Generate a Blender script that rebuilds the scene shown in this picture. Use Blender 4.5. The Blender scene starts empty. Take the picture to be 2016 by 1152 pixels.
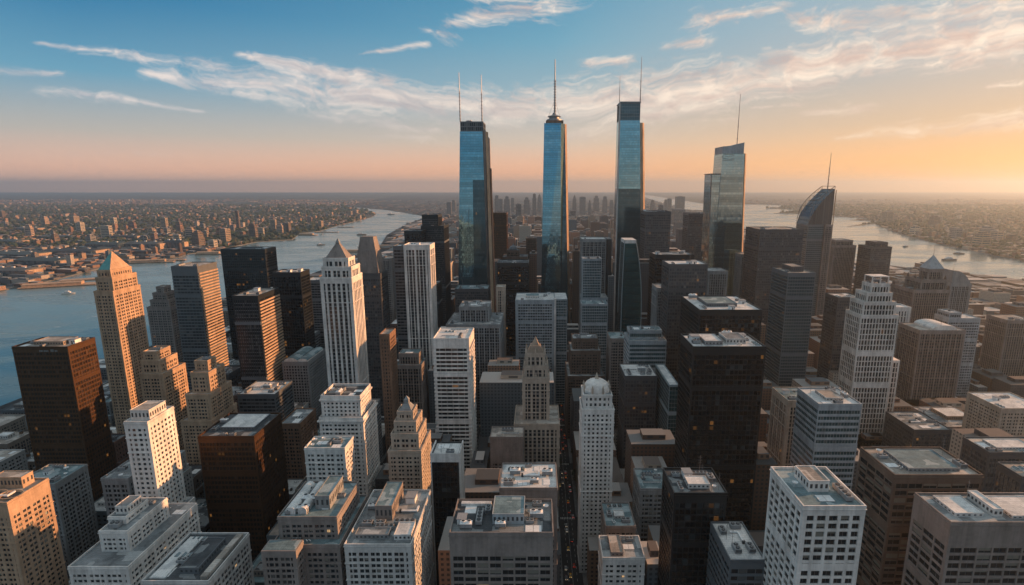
import bpy, math, random
import numpy as np
from math import sin, cos, tan, atan, atan2, radians, pi, sqrt
from mathutils import Vector
random.seed(7)
S = bpy.context.scene
# ------------------------------------------------------------------ camera
HC, TH, FPX, CXP = 300.0, radians(11.2), 1050.0, 1060.0
cam = bpy.data.objects.new('camera', bpy.data.cameras.new('camera'))
S.collection.objects.link(cam); S.camera = cam
cam.location = (0, 0, HC); cam.rotation_euler = (pi / 2 - TH, 0, 0)
cam.data.sensor_width = 36; cam.data.lens = FPX / 2016 * 36
cam.data.shift_x = -(CXP - 1008) / 2016
cam.data.clip_start = 1; cam.data.clip_end = 200000
# ------------------------------------------------------------------ sun, sky, exposure
SUN_AZ, SUN_EL = radians(76), radians(12)
GLOW_AZ = radians(58)
sd = Vector((sin(SUN_AZ) * cos(SUN_EL), cos(SUN_AZ) * cos(SUN_EL), sin(SUN_EL)))
sun = bpy.data.objects.new('sun', bpy.data.lights.new('sun', 'SUN'))
S.collection.objects.link(sun); sun.location = (600, 400, 900)
sun.rotation_euler = (-sd).to_track_quat('-Z', 'Y').to_euler()
sun.data.energy = 5.0; sun.data.angle = radians(0.5); sun.data.color = (1.0, 0.47, 0.20)
S.view_settings.view_transform = 'Standard'; S.view_settings.look = 'None'
S.view_settings.exposure = 0.6; S.view_settings.gamma = 1.0
S.render.engine = 'CYCLES'
cy = S.cycles
cy.max_bounces = 5; cy.diffuse_bounces = 2; cy.glossy_bounces = 3; cy.transmission_bounces = 2; cy.volume_bounces = 0
cy.use_denoising = True; cy.caustics_reflective = False; cy.caustics_refractive = False
cy.sample_clamp_indirect = 4

def lin(r, g, b):
    f = lambda c: (c / 255 / 12.92) if c / 255 <= 0.04045 else ((c / 255 + 0.055) / 1.055) ** 2.4
    return (f(r), f(g), f(b), 1.0)

class NT:
    """tiny node-tree writer: every call returns an output socket"""
    def __init__(s, nt): s.nt = nt; nt.nodes.clear()
    def new(s, typ, **p):
        n = s.nt.nodes.new(typ)
        for k, v in p.items(): setattr(n, k, v)
        return n
    def put(s, sock, v):
        if isinstance(v, bpy.types.NodeSocket): s.nt.links.new(v, sock)
        elif v is not None: sock.default_value = v
    def m(s, op, a, b=None, c=None, clamp=False):
        n = s.new('ShaderNodeMath', operation=op, use_clamp=clamp)
        s.put(n.inputs[0], a); s.put(n.inputs[1], b)
        if c is not None: s.put(n.inputs[2], c)
        return n.outputs[0]
    def vm(s, op, a, b=None, out=0):
        n = s.new('ShaderNodeVectorMath', operation=op)
        s.put(n.inputs[0], a); s.put(n.inputs[1], b)
        return n.outputs[out]
    def xyz(s, v): n = s.new('ShaderNodeSeparateXYZ'); s.put(n.inputs[0], v); return n.outputs
    def comb(s, x, y, z):
        n = s.new('ShaderNodeCombineXYZ'); s.put(n.inputs[0], x); s.put(n.inputs[1], y); s.put(n.inputs[2], z); return n.outputs[0]
    def mix(s, f, a, b, blend='MIX'):
        n = s.new('ShaderNodeMix', data_type='RGBA', blend_type=blend)
        s.put(n.inputs[0], f); s.put(n.inputs[6], a); s.put(n.inputs[7], b); return n.outputs[2]
    def ramp(s, f, stops, interp='LINEAR'):
        n = s.new('ShaderNodeValToRGB'); r = n.color_ramp; r.interpolation = interp
        while len(r.elements) < len(stops): r.elements.new(0.5)
        for e, (p, c) in zip(r.elements, stops): e.position = p; e.color = c
        s.put(n.inputs[0], f); return n.outputs[0]
    def rng(s, v, a, b, c=0.0, d=1.0, smooth=False):
        n = s.new('ShaderNodeMapRange', clamp=True, interpolation_type='SMOOTHSTEP' if smooth else 'LINEAR')
        s.put(n.inputs[0], v)
        for i, q in enumerate((a, b, c, d)): s.put(n.inputs[1 + i], q)
        return n.outputs[0]
    def noise(s, vec, scale, detail=3, rough=0.5, dist=0.0):
        n = s.new('ShaderNodeTexNoise'); s.put(n.inputs['Vector'], vec)
        n.inputs['Scale'].default_value = scale; n.inputs['Detail'].default_value = detail
        n.inputs['Roughness'].default_value = rough; n.inputs['Distortion'].default_value = dist
        return n.outputs['Fac']

w = bpy.data.worlds.new('World'); S.world = w; w.use_nodes = True
W = NT(w.node_tree)
D = W.vm('NORMALIZE', W.new('ShaderNodeTexCoord').outputs['Generated'])
dx, dy, dz = W.xyz(D)
el = W.m('MULTIPLY', W.m('ARCSINE', dz), 180 / pi)
pos = W.m('DIVIDE', el, 40.0, clamp=True)
dh = W.vm('NORMALIZE', W.comb(dx, dy, 0.0))
sdot = W.vm('DOT_PRODUCT', dh, (sin(GLOW_AZ), cos(GLOW_AZ), 0.0), out=1)
def stops(l): return [(e / 40.0, lin(*c)) for e, c in l]
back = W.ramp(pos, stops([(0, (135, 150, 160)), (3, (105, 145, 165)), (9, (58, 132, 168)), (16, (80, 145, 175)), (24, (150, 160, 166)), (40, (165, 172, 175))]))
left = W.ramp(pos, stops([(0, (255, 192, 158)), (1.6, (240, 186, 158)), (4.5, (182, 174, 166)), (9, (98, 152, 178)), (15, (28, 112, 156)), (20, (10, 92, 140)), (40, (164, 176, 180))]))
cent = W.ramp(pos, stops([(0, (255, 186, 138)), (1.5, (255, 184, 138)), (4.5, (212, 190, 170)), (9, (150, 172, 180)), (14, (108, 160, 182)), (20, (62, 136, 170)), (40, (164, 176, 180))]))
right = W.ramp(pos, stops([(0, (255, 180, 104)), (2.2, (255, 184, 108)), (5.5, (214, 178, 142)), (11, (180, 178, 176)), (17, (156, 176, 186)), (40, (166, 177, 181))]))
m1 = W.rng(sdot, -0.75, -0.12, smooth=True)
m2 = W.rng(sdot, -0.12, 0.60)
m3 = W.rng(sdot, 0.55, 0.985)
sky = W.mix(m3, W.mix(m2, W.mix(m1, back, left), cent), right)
# glow round the sun
sa = W.vm('DOT_PRODUCT', D, tuple((Vector((sin(GLOW_AZ), cos(GLOW_AZ), 0.03))).normalized()), out=1)
glow = W.m('POWER', W.m('MAXIMUM', sa, 0.0), 60.0)
glow2 = W.m('POWER', W.m('MAXIMUM', sa, 0.0), 9.0)
add = W.mix(1.0, W.mix(1.0, (0.20, 0.10, 0.03, 1), W.comb(glow, glow, glow), 'MULTIPLY'), W.mix(1.0, (0.02, 0.01, 0.0, 1), W.comb(glow2, glow2, glow2), 'MULTIPLY'), 'ADD')
sky = W.mix(1.0, sky, add, 'ADD')
nish = W.new('ShaderNodeTexSky', sky_type='NISHITA', sun_disc=False, sun_elevation=SUN_EL, sun_rotation=SUN_AZ, altitude=300)
# clouds: bands in direction space (x/|y|, z/|y|), the same from any viewpoint
ay = W.m('MAXIMUM', W.m('ABSOLUTE', dy), 0.08)
p_, q_ = W.m('DIVIDE', dx, ay), W.m('DIVIDE', dz, ay)
def pix(x, y):
    v = (y - 576) / FPX; u = (x - CXP) / FPX
    Y = cos(TH) - v * sin(TH); return u / Y, (-sin(TH) - v * cos(TH)) / Y
PQ0 = W.comb(p_, q_, 0.0)
wn = W.new('ShaderNodeTexNoise'); W.put(wn.inputs['Vector'], PQ0); wn.inputs['Scale'].default_value = 9; wn.inputs['Detail'].default_value = 4
warp = W.vm('MULTIPLY', W.vm('SUBTRACT', wn.outputs['Color'], (0.5, 0.5, 0.5)), (0.05, 0.022, 0.0))
PQ = W.vm('ADD', PQ0, warp)
bands = [  # px0, py0, px1, py1, half-width start, end, strength
 (80, 84, 430, 135, 4, 11, .8), (300, 148, 780, 192, 8, 34, 1.15), (700, 188, 1010, 218, 34, 24, 1.3), (470, 105, 760, 168, 5, 22, 1.1),
 (-60, 140, 125, 146, 9, 3, .75), (85, 178, 390, 218, 8, 3, .85), (980, 222, 1350, 185, 24, 40, 1.2), (1330, 185, 1610, 138, 38, 22, 1.2), (1560, 130, 2040, 62, 24, 34, 1.3),
 (1560, 40, 1780, 50, 12, 24, .8), (1760, 30, 2060, 10, 22, 36, .85), (890, 45, 1070, 14, 9, 20, .95), (930, -6, 1090, 4, 6, 10, .9),
 (1380, 42, 1525, 18, 12, 9, .9), (1312, 88, 1378, 82, 6, 9, .85), (1150, 122, 1225, 116, 6, 9, .8), (1650, 274, 2080, 222, 5, 24, .85),
 (1585, 222, 1700, 214, 5, 9, .75), (1820, 106, 2000, 84, 5, 12, .8), (1110, 270, 1225, 262, 15, 22, .62), (735, 248, 860, 254, 6, 8, .7), (730, 266, 860, 272, 4, 8, .6), (710, 103, 830, 88, 3, 4, .75), (845, 62, 880, 70, 5, 9, .85),
 (1690, 132, 1795, 126, 3, 5, .7), (1940, 168, 2060, 156, 3, 8, .7), (-60, 300, 330, 306, 3, 4, .35), (1480, 215, 1560, 208, 3, 4, .6), (1380, 240, 1500, 232, 4, 4, .5)]
val = None
for (xa, ya, xb, yb, wa, wb, st) in bands:
    a = Vector(pix(xa, ya)); b = Vector(pix(xb, yb)); L = (b - a).length; e = (b - a) / L
    r = W.vm('SUBTRACT', PQ, (a.x, a.y, 0.0))
    t = W.m('DIVIDE', W.vm('DOT_PRODUCT', r, (e.x, e.y, 0), out=1), L)
    n = W.vm('DOT_PRODUCT', r, (-e.y, e.x, 0), out=1)
    tt = W.m('MAXIMUM', W.m('MINIMUM', t, 1.0), 0.0)
    over = W.m('MULTIPLY', W.m('SUBTRACT', t, tt), L * 0.45)
    wid = W.m('MULTIPLY_ADD', tt, 1.08 * (wb - wa) / FPX, 1.08 * wa / FPX)
    dist = W.m('SQRT', W.m('ADD', W.m('MULTIPLY', n, n), W.m('MULTIPLY', over, over)))
    v = W.m('MULTIPLY', W.m('SUBTRACT', 1.0, W.m('MULTIPLY', W.m('DIVIDE', dist, wid), 0.6)), st)
    val = v if val is None else W.m('MAXIMUM', val, v)
val = W.m('MAXIMUM', val, -1.0)
tilt = W.rng(p_, -0.15, 0.15, 0.16, -0.16)
qs = W.m('ADD', q_, W.m('MULTIPLY', p_, tilt))
nv = W.vm('ADD', W.comb(W.m('MULTIPLY', p_, 7.0), W.m('MULTIPLY', qs, 26.0), 3.1), W.vm('MULTIPLY', warp, (40, 60, 0)))
nz = W.noise(nv, 1.0, 10, 0.66, 0.35)
nz2 = W.noise(nv, 4.2, 6, 0.6, 0.2)
fb = W.m('ADD', W.m('MULTIPLY', W.m('SUBTRACT', nz, 0.5), 2.3), W.m('MULTIPLY', W.m('SUBTRACT', nz2, 0.5), 1.7))
dens = W.rng(W.m('ADD', val, fb), 0.02, 1.35, smooth=True)
dens = W.m('MULTIPLY', dens, W.rng(dy, -0.02, 0.03, 0.35, 1.0))
dens = W.m('MULTIPLY', dens, W.rng(q_, 0.01, 0.06))
shade = W.rng(W.noise(W.vm('ADD', nv, (0, 0.25, 0)), 1.6, 4), 0.35, 0.7)
ccol = W.mix(W.rng(sdot, 0.0, 0.95), W.mix(shade, lin(232, 218, 210), lin(170, 172, 180)), W.mix(shade, lin(255, 232, 208), lin(206, 172, 156)))
ccol = W.mix(W.rng(q_, 0.04, 0.16, 0.6, 0.0), ccol, sky)
dens = W.m('MULTIPLY', dens, 0.94)
sky = W.mix(dens, sky, ccol)
sky = W.mix(W.rng(el, -3.0, -0.3), lin(44, 52, 60), sky)
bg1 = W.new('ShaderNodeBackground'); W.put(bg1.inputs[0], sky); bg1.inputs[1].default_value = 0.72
bg2 = W.new('ShaderNodeBackground'); W.put(bg2.inputs[0], nish.outputs[0]); bg2.inputs[1].default_value = 0.006
ad = W.new('ShaderNodeAddShader'); W.put(ad.inputs[0], bg1.outputs[0]); W.put(ad.inputs[1], bg2.outputs[0])
wo = W.new('ShaderNodeOutputWorld'); W.put(wo.inputs[0], ad.outputs[0])

# ------------------------------------------------------------------ pixel of the photograph -> point of the place
def ray(px, py):
    u = (px - CXP) / FPX; v = (py - 576) / FPX
    return (u, cos(TH) - v * sin(TH), -sin(TH) - v * cos(TH))
def atY(px, py, Y):
    u, a, b = ray(px, py); t = Y / a; return (u * t, HC + b * t)          # X, Z
def gnd(px, py, z=0.0):
    u, a, b = ray(px, py); t = (z - HC) / b; return (u * t, a * t)        # X, Y
def proj(x, y, z):
    z -= HC; dep = y * cos(TH) - z * sin(TH); up = y * sin(TH) + z * cos(TH)
    return CXP + x / dep * FPX, 576 - up / dep * FPX
def tana(py): u, a, b = ray(CXP, py); return -b / a

# ------------------------------------------------------------------ mesh builder
class MB:
    def __init__(s): s.v = []; s.f = []; s.m = []; s.uv = []
    def quad(s, a, b, c, d, m=0, uv=None):
        i = len(s.v); s.v += [a, b, c, d]; s.f.append((i, i + 1, i + 2, i + 3)); s.m.append(m)
        s.uv += uv or [(0, 0)] * 4
    def poly(s, pts, m=0):
        i = len(s.v); s.v += pts; s.f.append(tuple(range(i, i + len(pts)))); s.m.append(m); s.uv += [(p[0], p[1]) for p in pts]
    def box(s, x0, x1, y0, y1, z0, z1, m=0, nx=None, ny=None, nz=None, top=None, bottom=False):
        i = len(s.v)
        s.v += [(x0, y0, z0), (x1, y0, z0), (x1, y1, z0), (x0, y1, z0), (x0, y0, z1), (x1, y0, z1), (x1, y1, z1), (x0, y1, z1)]
        fs = [(0, 1, 5, 4), (1, 2, 6, 5), (2, 3, 7, 6), (3, 0, 4, 7), (4, 5, 6, 7)]
        us = [nx or (x1 - x0), ny or (y1 - y0)] * 2; h = nz or (z1 - z0)
        for k, f in enumerate(fs):
            s.f.append(tuple(i + j for j in f)); s.m.append(m if k < 4 or top is None else top)
            if k < 4: o = 100 * k; s.uv += [(o, 0), (o + us[k], 0), (o + us[k], h), (o, h)]
            else: s.uv += [(x0, y0), (x1, y0), (x1, y1), (x0, y1)]
        if bottom: s.f.append((i + 3, i + 2, i + 1, i)); s.m.append(m); s.uv += [(x0, y1), (x1, y1), (x1, y0), (x0, y0)]
    def frus(s, x0, x1, y0, y1, z0, a0, a1, b0, b1, z1, m=0, top=None, nu=None, nh=None):
        """prism whose top rectangle differs from its base rectangle"""
        i = len(s.v)
        s.v += [(x0, y0, z0), (x1, y0, z0), (x1, y1, z0), (x0, y1, z0), (a0, b0, z1), (a1, b0, z1), (a1, b1, z1), (a0, b1, z1)]
        us = [x1 - x0, y1 - y0] * 2
        for k, f in enumerate([(0, 1, 5, 4), (1, 2, 6, 5), (2, 3, 7, 6), (3, 0, 4, 7), (4, 5, 6, 7)]):
            s.f.append(tuple(i + j for j in f)); s.m.append(m if k < 4 or top is None else top)
            if k < 4: U = nu or us[k]; Hh = nh or (z1 - z0); s.uv += [(0, 0), (U, 0), (U, Hh), (0, Hh)]
            else: s.uv += [(x0, y0), (x1, y0), (x1, y1), (x0, y1)]
    def cyl(s, x, y, z0, z1, r0, r1=None, n=16, m=0, cap=True, sx=1.0, sy=1.0):
        r1 = r0 if r1 is None else r1; i = len(s.v)
        for (z, r) in ((z0, r0), (z1, r1)):
            s.v += [(x + cos(2 * pi * k / n) * r * sx, y + sin(2 * pi * k / n) * r * sy, z) for k in range(n)]
        for k in range(n):
            j = (k + 1) % n; s.f.append((i + k, i + j, i + n + j, i + n + k)); s.m.append(m)
            s.uv += [(k, 0), (k + 1, 0), (k + 1, z1 - z0), (k, z1 - z0)]
        if cap and r1 > 0.01: s.f.append(tuple(i + n + k for k in range(n))); s.m.append(m); s.uv += [(0, 0)] * n
    def lathe(s, x, y, prof, n=16, m=0, sx=1.0, sy=1.0):
        for (r0, z0), (r1, z1) in zip(prof, prof[1:]): s.cyl(x, y, z0, z1, max(r0, .001), max(r1, .001), n, m, False, sx, sy)
    def bar(s, a, b, r, m=0, n=5):
        a, b = Vector(a), Vector(b); d = (b - a).normalized()
        u = d.cross(Vector((0, 0, 1)) if abs(d.z) < .9 else Vector((1, 0, 0))).normalized(); v = d.cross(u); i = len(s.v)
        for c in (a, b): s.v += [tuple(c + (u * cos(2 * pi * k / n) + v * sin(2 * pi * k / n)) * r) for k in range(n)]
        for k in range(n): j = (k + 1) % n; s.f.append((i + k, i + j, i + n + j, i + n + k)); s.m.append(m); s.uv += [(0, 0)] * 4
    def mesh(s, name, mats):
        me = bpy.data.meshes.new(name); me.from_pydata(s.v, [], s.f)
        for x in (mats if isinstance(mats, (list, tuple)) else [mats]): me.materials.append(x)
        if any(s.m): me.polygons.foreach_set('material_index', s.m)
        ul = me.uv_layers.new(name='UVMap'); ul.data.foreach_set('uv', np.array(s.uv, dtype=np.float32).ravel())
        me.update(); return me
    def build(s, name, mats, parent=None, loc=(0, 0, 0)):
        return put(name, s.mesh(name, mats), parent, loc)
def put(name, me, parent=None, loc=(0, 0, 0), rz=0.0, sc=None, col=None):
    o = bpy.data.objects.new(name, me); S.collection.objects.link(o); o.parent = parent; o.location = loc
    if rz: o.rotation_euler = (0, 0, rz)
    if sc: o.scale = sc
    if col: o.color = col
    return o
def tag(o, label, cat, group=None):
    o['label'] = label; o['category'] = cat
    if group: o['group'] = group
    return o
def thing(name, label, cat, loc, group=None):
    o = bpy.data.objects.new(name, None); S.collection.objects.link(o); o.location = loc; o.empty_display_size = 5
    return tag(o, label, cat, group)
def kind(o, k, label=None):
    o['kind'] = k
    if label: o['label'] = label
    return o

# ------------------------------------------------------------------ materials
MATS = {}
def new_mat(name):
    m = bpy.data.materials.new(name); m.use_nodes = True; n = NT(m.node_tree)
    b = n.new('ShaderNodeBsdfPrincipled'); o = n.new('ShaderNodeOutputMaterial'); n.put(o.inputs[0], b.outputs[0]); return m, n, b
def wall(name, col, rough=0.85, var=0.32, scale=0.05, streak=True, metal=0.0, spec=0.3):
    if name in MATS: return MATS[name]
    m, n, b = new_mat(name); g = n.new('ShaderNodeTexCoord').outputs['Object']
    a = n.noise(n.vm('MULTIPLY', g, (1, 1, 0.25 if streak else 1)), scale * 4, 5, 0.6)
    c = n.noise(g, scale, 2)
    rnd = n.new('ShaderNodeObjectInfo').outputs['Random']
    f = n.m('ADD', n.m('MULTIPLY', n.m('SUBTRACT', a, 0.5), var * 3), n.m('MULTIPLY', n.m('SUBTRACT', c, 0.5), var * 2))
    f = n.m('ADD', f, n.m('MULTIPLY', n.m('SUBTRACT', rnd, 0.5), 0.12))
    st_ = n.noise(n.vm('MULTIPLY', g, (0.9, 0.9, 0.035)), 1.0, 4, 0.65)
    if streak: f = n.m('ADD', f, n.m('MULTIPLY', n.m('SUBTRACT', st_, 0.5), var * 1.6))
    blk = n.new('ShaderNodeTexWhiteNoise', noise_dimensions='3D'); n.put(blk.inputs['Vector'], n.vm('FLOOR', n.vm('MULTIPLY', g, (0.55, 0.55, 0.8))))
    f = n.m('ADD', f, n.m('MULTIPLY', n.m('SUBTRACT', blk.outputs['Value'], 0.5), var * 0.35))
    f = n.m('ADD', f, 1.0)
    n.put(b.inputs['Base Color'], n.mix(1.0, (*col, 1), n.comb(f, f, f), 'MULTIPLY'))
    b.inputs['Roughness'].default_value = rough; b.inputs['Metallic'].default_value = metal; b.inputs['Specular IOR Level'].default_value = spec
    MATS[name] = m; return m
def glass(name, col, blind=(0.10, 0.11, 0.11), pb=0.25, lit=0.004, rough=0.08, metal=0.0, ior=1.5, wob=0.02, row=0.0, emi=1.6, rowvar=0.0, litcol=(1.0, 0.42, 0.10), line=0.0):
    """window glass: each UV cell is one window with its own tint, blind, tilt and now and then a lamp behind it"""
    if name in MATS: return MATS[name]
    m, n, b = new_mat(name)
    uv = n.new('ShaderNodeUVMap').outputs[0]
    rnd = n.new('ShaderNodeObjectInfo').outputs['Random']
    cell = n.vm('FLOOR', uv); cx_, cy_, _ = n.xyz(cell)
    off = n.m('MULTIPLY', rnd, 91.7)
    wn_ = n.new('ShaderNodeTexWhiteNoise', noise_dimensions='3D'); n.put(wn_.inputs['Vector'], n.comb(cx_, cy_, off))
    r1 = wn_.outputs['Value']; rc = wn_.outputs['Color']
    rs = n.xyz(rc)
    wr = n.new('ShaderNodeTexWhiteNoise', noise_dimensions='2D'); n.put(wr.inputs['Vector'], n.comb(n.m('FLOOR', n.m('DIVIDE', cx_, 400)), n.m('ADD', cy_, off), 0.0))
    lowf = n.noise(n.comb(n.m('MULTIPLY', cx_, 0.15), cy_, off), 0.5, 2)
    bl = n.m('GREATER_THAN', r1, 1.0 - pb)
    base = n.mix(n.m('MULTIPLY', bl, rs[1]), (*col, 1), (*blind, 1))
    k = n.m('ADD', 0.7, n.m('MULTIPLY', lowf, 0.6))
    if rowvar: k = n.m('ADD', k, n.m('MULTIPLY', n.m('SUBTRACT', wr.outputs['Value'], 0.5), rowvar))
    base = n.mix(1.0, base, n.comb(k, k, k), 'MULTIPLY')
    if line:
        fu, fv, _ = n.xyz(n.vm('FRACTION', uv)); e_ = n.m('MAXIMUM', n.m('LESS_THAN', fv, 0.16), n.m('LESS_THAN', fu, 0.07))
        base = n.mix(n.m('MULTIPLY', e_, line), base, (0.02, 0.03, 0.035, 1))
    n.put(b.inputs['Base Color'], base)
    n.put(b.inputs['Roughness'], n.m('ADD', rough, n.m('MULTIPLY', rs[2], rough)))
    b.inputs['Metallic'].default_value = metal; b.inputs['IOR'].default_value = ior
    geo = n.new('ShaderNodeNewGeometry').outputs['Normal']
    nn = n.vm('NORMALIZE', n.vm('ADD', geo, n.vm('MULTIPLY', n.vm('SUBTRACT', rc, (0.5, 0.5, 0.5)), (wob, wob, wob * 0.6))))
    n.put(b.inputs['Normal'], nn)
    if lit:
        clus = n.rng(n.noise(n.comb(n.m('MULTIPLY', cx_, 0.22), n.m('MULTIPLY', cy_, 0.9), off), 0.6, 1), 0.52, 0.72)
        on = n.m('LESS_THAN', rs[0], n.m('MULTIPLY_ADD', clus, lit * 9, lit * 0.4))
        n.put(b.inputs['Emission Color'], (*litcol, 1)); n.put(b.inputs['Emission Strength'], n.m('MULTIPLY', n.m('MULTIPLY', on, n.m('ADD', 0.15, rs[1])), emi))
    MATS[name] = m; return m
white = lambda: wall('white_stone', (0.60, 0.56, 0.50))
WALLS = dict(white=(0.66, 0.63, 0.60), pale=(0.54, 0.53, 0.515), cream=(0.41, 0.345, 0.285), tan=(0.30, 0.235, 0.185), sand=(0.43, 0.30, 0.205), brown=(0.135, 0.10, 0.08),
             rust=(0.20, 0.12, 0.08), grey=(0.24, 0.25, 0.255), dgrey=(0.12, 0.135, 0.15), black=(0.010, 0.014, 0.017), bronze=(0.10, 0.055, 0.03), teal=(0.16, 0.22, 0.24),
             taupe=(0.235, 0.205, 0.19), bgrey=(0.33, 0.37, 0.40), mull=(0.22, 0.28, 0.31), dbrown=(0.075, 0.078, 0.084))
def wm(k):
    c = WALLS[k]; dark = k in ('black', 'bronze', 'dgrey', 'mull', 'dbrown')
    if k == 'bronze': return wall('wall_bronze', (0.115, 0.064, 0.036), 0.5, 0.15, metal=0.85)
    return wall('wall_' + k, c, 0.45 if dark else 0.85, 0.14 if dark else 0.34, spec=0.5 if dark else 0.3)
def gm(k):
    return {'dark': lambda: glass('glass_dark', (0.018, 0.022, 0.026), lit=0.0010, emi=0.2, pb=0.3, blind=(0.12, 0.12, 0.115)),
            'black': lambda: glass('glass_black', (0.003, 0.005, 0.007), rowvar=1.0, pb=.14, blind=(0.05, 0.06, 0.065), lit=0.012, emi=0.11, rough=0.12, ior=1.5, wob=0.07),
            'smoke': lambda: glass('glass_smoke', (0.075, 0.088, 0.10), blind=(0.18, 0.18, 0.17), metal=0.45, rowvar=0.7, lit=0.008, emi=0.11, rough=0.15, wob=0.07),
            'bronze': lambda: glass('glass_bronze', (0.03, 0.019, 0.012), blind=(0.09, 0.055, 0.035), lit=0.008, emi=0.12, rough=0.3, wob=0.05, metal=0.5),
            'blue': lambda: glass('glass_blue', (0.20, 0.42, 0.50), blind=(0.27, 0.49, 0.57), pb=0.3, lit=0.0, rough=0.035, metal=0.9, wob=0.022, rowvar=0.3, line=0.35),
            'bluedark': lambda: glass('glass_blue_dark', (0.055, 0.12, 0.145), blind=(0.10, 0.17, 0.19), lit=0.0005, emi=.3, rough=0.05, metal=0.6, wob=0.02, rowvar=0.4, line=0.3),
            'bluemid': lambda: glass('glass_blue_mid', (0.22, 0.36, 0.41), blind=(0.30, 0.43, 0.47), lit=0.0, rough=0.05, metal=0.9, wob=0.02, rowvar=0.5, line=0.3),
            'teal': lambda: glass('glass_teal', (0.05, 0.11, 0.125), blind=(0.16, 0.19, 0.19), lit=0.0005, emi=.3, rough=0.08, metal=0.4, wob=0.03, rowvar=0.3),
            'deepteal': lambda: glass('glass_deep_teal', (0.03, 0.13, 0.15), blind=(0.05, 0.16, 0.18), lit=0.0, rough=0.08, metal=0.7, line=0.4, wob=0.02, rowvar=0.4),
            'grey': lambda: glass('glass_grey', (0.05, 0.06, 0.065), blind=(0.22, 0.22, 0.21), pb=0.4, lit=0.0006, emi=.4, wob=0.03),
            'pane': lambda: MATS['pane']}[k]()
def roofmat(name, c1, c2, patch=(0.5, 0.5, 0.5)):
    if name in MATS: return MATS[name]
    m, n, b = new_mat(name); g = n.new('ShaderNodeTexCoord').outputs['Object']; rnd = n.new('ShaderNodeObjectInfo').outputs['Random']
    g2 = n.vm('ADD', g, n.comb(n.m('MULTIPLY', rnd, 300), n.m('MULTIPLY', rnd, 170), 0.0))
    a = n.rng(n.noise(g2, 0.11, 6, 0.65, 0.6), 0.36, 0.64)
    p = n.new('ShaderNodeTexVoronoi', feature='F1', distance='CHEBYCHEV'); n.put(p.inputs['Vector'], g2); p.inputs['Scale'].default_value = 0.13
    pm = n.m('GREATER_THAN', n.xyz(p.outputs['Color'])[0], 0.72)
    bk = n.new('ShaderNodeTexBrick'); n.put(bk.inputs['Vector'], g2); bk.inputs['Scale'].default_value = 0.16; bk.inputs['Mortar Size'].default_value = 0.012
    bk.inputs['Color1'].default_value = (1, 1, 1, 1); bk.inputs['Color2'].default_value = (0.88, 0.88, 0.88, 1); bk.inputs['Mortar'].default_value = (0.6, 0.6, 0.6, 1)
    c = n.mix(n.m('MULTIPLY', pm, 0.55), n.mix(a, (*c1, 1), (*c2, 1)), (*patch, 1))
    c = n.mix(1.0, c, bk.outputs['Color'], 'MULTIPLY')
    f = n.m('ADD', 0.65, n.m('MULTIPLY', n.noise(g2, 1.6, 4, 0.7), 0.7))
    n.put(b.inputs['Base Color'], n.mix(1.0, c, n.comb(f, f, f), 'MULTIPLY')); b.inputs['Roughness'].default_value = 0.8; b.inputs['Specular IOR Level'].default_value = 0.3
    MATS[name] = m; return m
ROOFS = {'grey': roofmat('roof_grey', (0.28, 0.31, 0.325), (0.13, 0.145, 0.155), (0.55, 0.57, 0.57)),
         'dark': roofmat('roof_dark', (0.09, 0.10, 0.11), (0.04, 0.047, 0.055), (0.36, 0.39, 0.40)),
         'white': roofmat('roof_white', (0.74, 0.74, 0.72), (0.46, 0.48, 0.49), (0.82, 0.81, 0.79)),
         'teal': roofmat('roof_teal', (0.20, 0.29, 0.315), (0.10, 0.155, 0.175), (0.46, 0.54, 0.56)),
         'tan': roofmat('roof_tan', (0.42, 0.37, 0.32), (0.22, 0.205, 0.19), (0.66, 0.62, 0.57))}
M_WHITE = wall('unit_white', (0.74, 0.75, 0.75), 0.6, 0.15, 0.3)
M_GREY = wall('unit_grey', (0.26, 0.27, 0.28), 0.6, 0.2, 0.3)
M_DARK = wall('unit_dark', (0.05, 0.055, 0.06), 0.6, 0.2, 0.3)
M_TAN = wall('unit_tan', (0.50, 0.40, 0.28), 0.7, 0.2, 0.3)
M_STEEL = wall('steel', (0.22, 0.22, 0.23), 0.45, 0.1, 0.3, metal=0.6)
M_COPPER = wall('copper_green', (0.10, 0.30, 0.30), 0.6, 0.2, 0.1)
M_WOOD = wall('tank_wood', (0.16, 0.10, 0.06), 0.9, 0.3, 0.6)
def m_tint():      # painted things that take their colour from the object
    m, n, b = new_mat('painted'); oi = n.new('ShaderNodeObjectInfo'); g = n.new('ShaderNodeTexCoord').outputs['Object']
    f = n.m('ADD', 0.75, n.m('MULTIPLY', n.noise(g, 0.2, 5, 0.6), 0.5))
    n.put(b.inputs['Base Color'], n.mix(1.0, oi.outputs['Color'], n.comb(f, f, f), 'MULTIPLY')); b.inputs['Roughness'].default_value = 0.7
    return m
M_TINT = m_tint()
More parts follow.
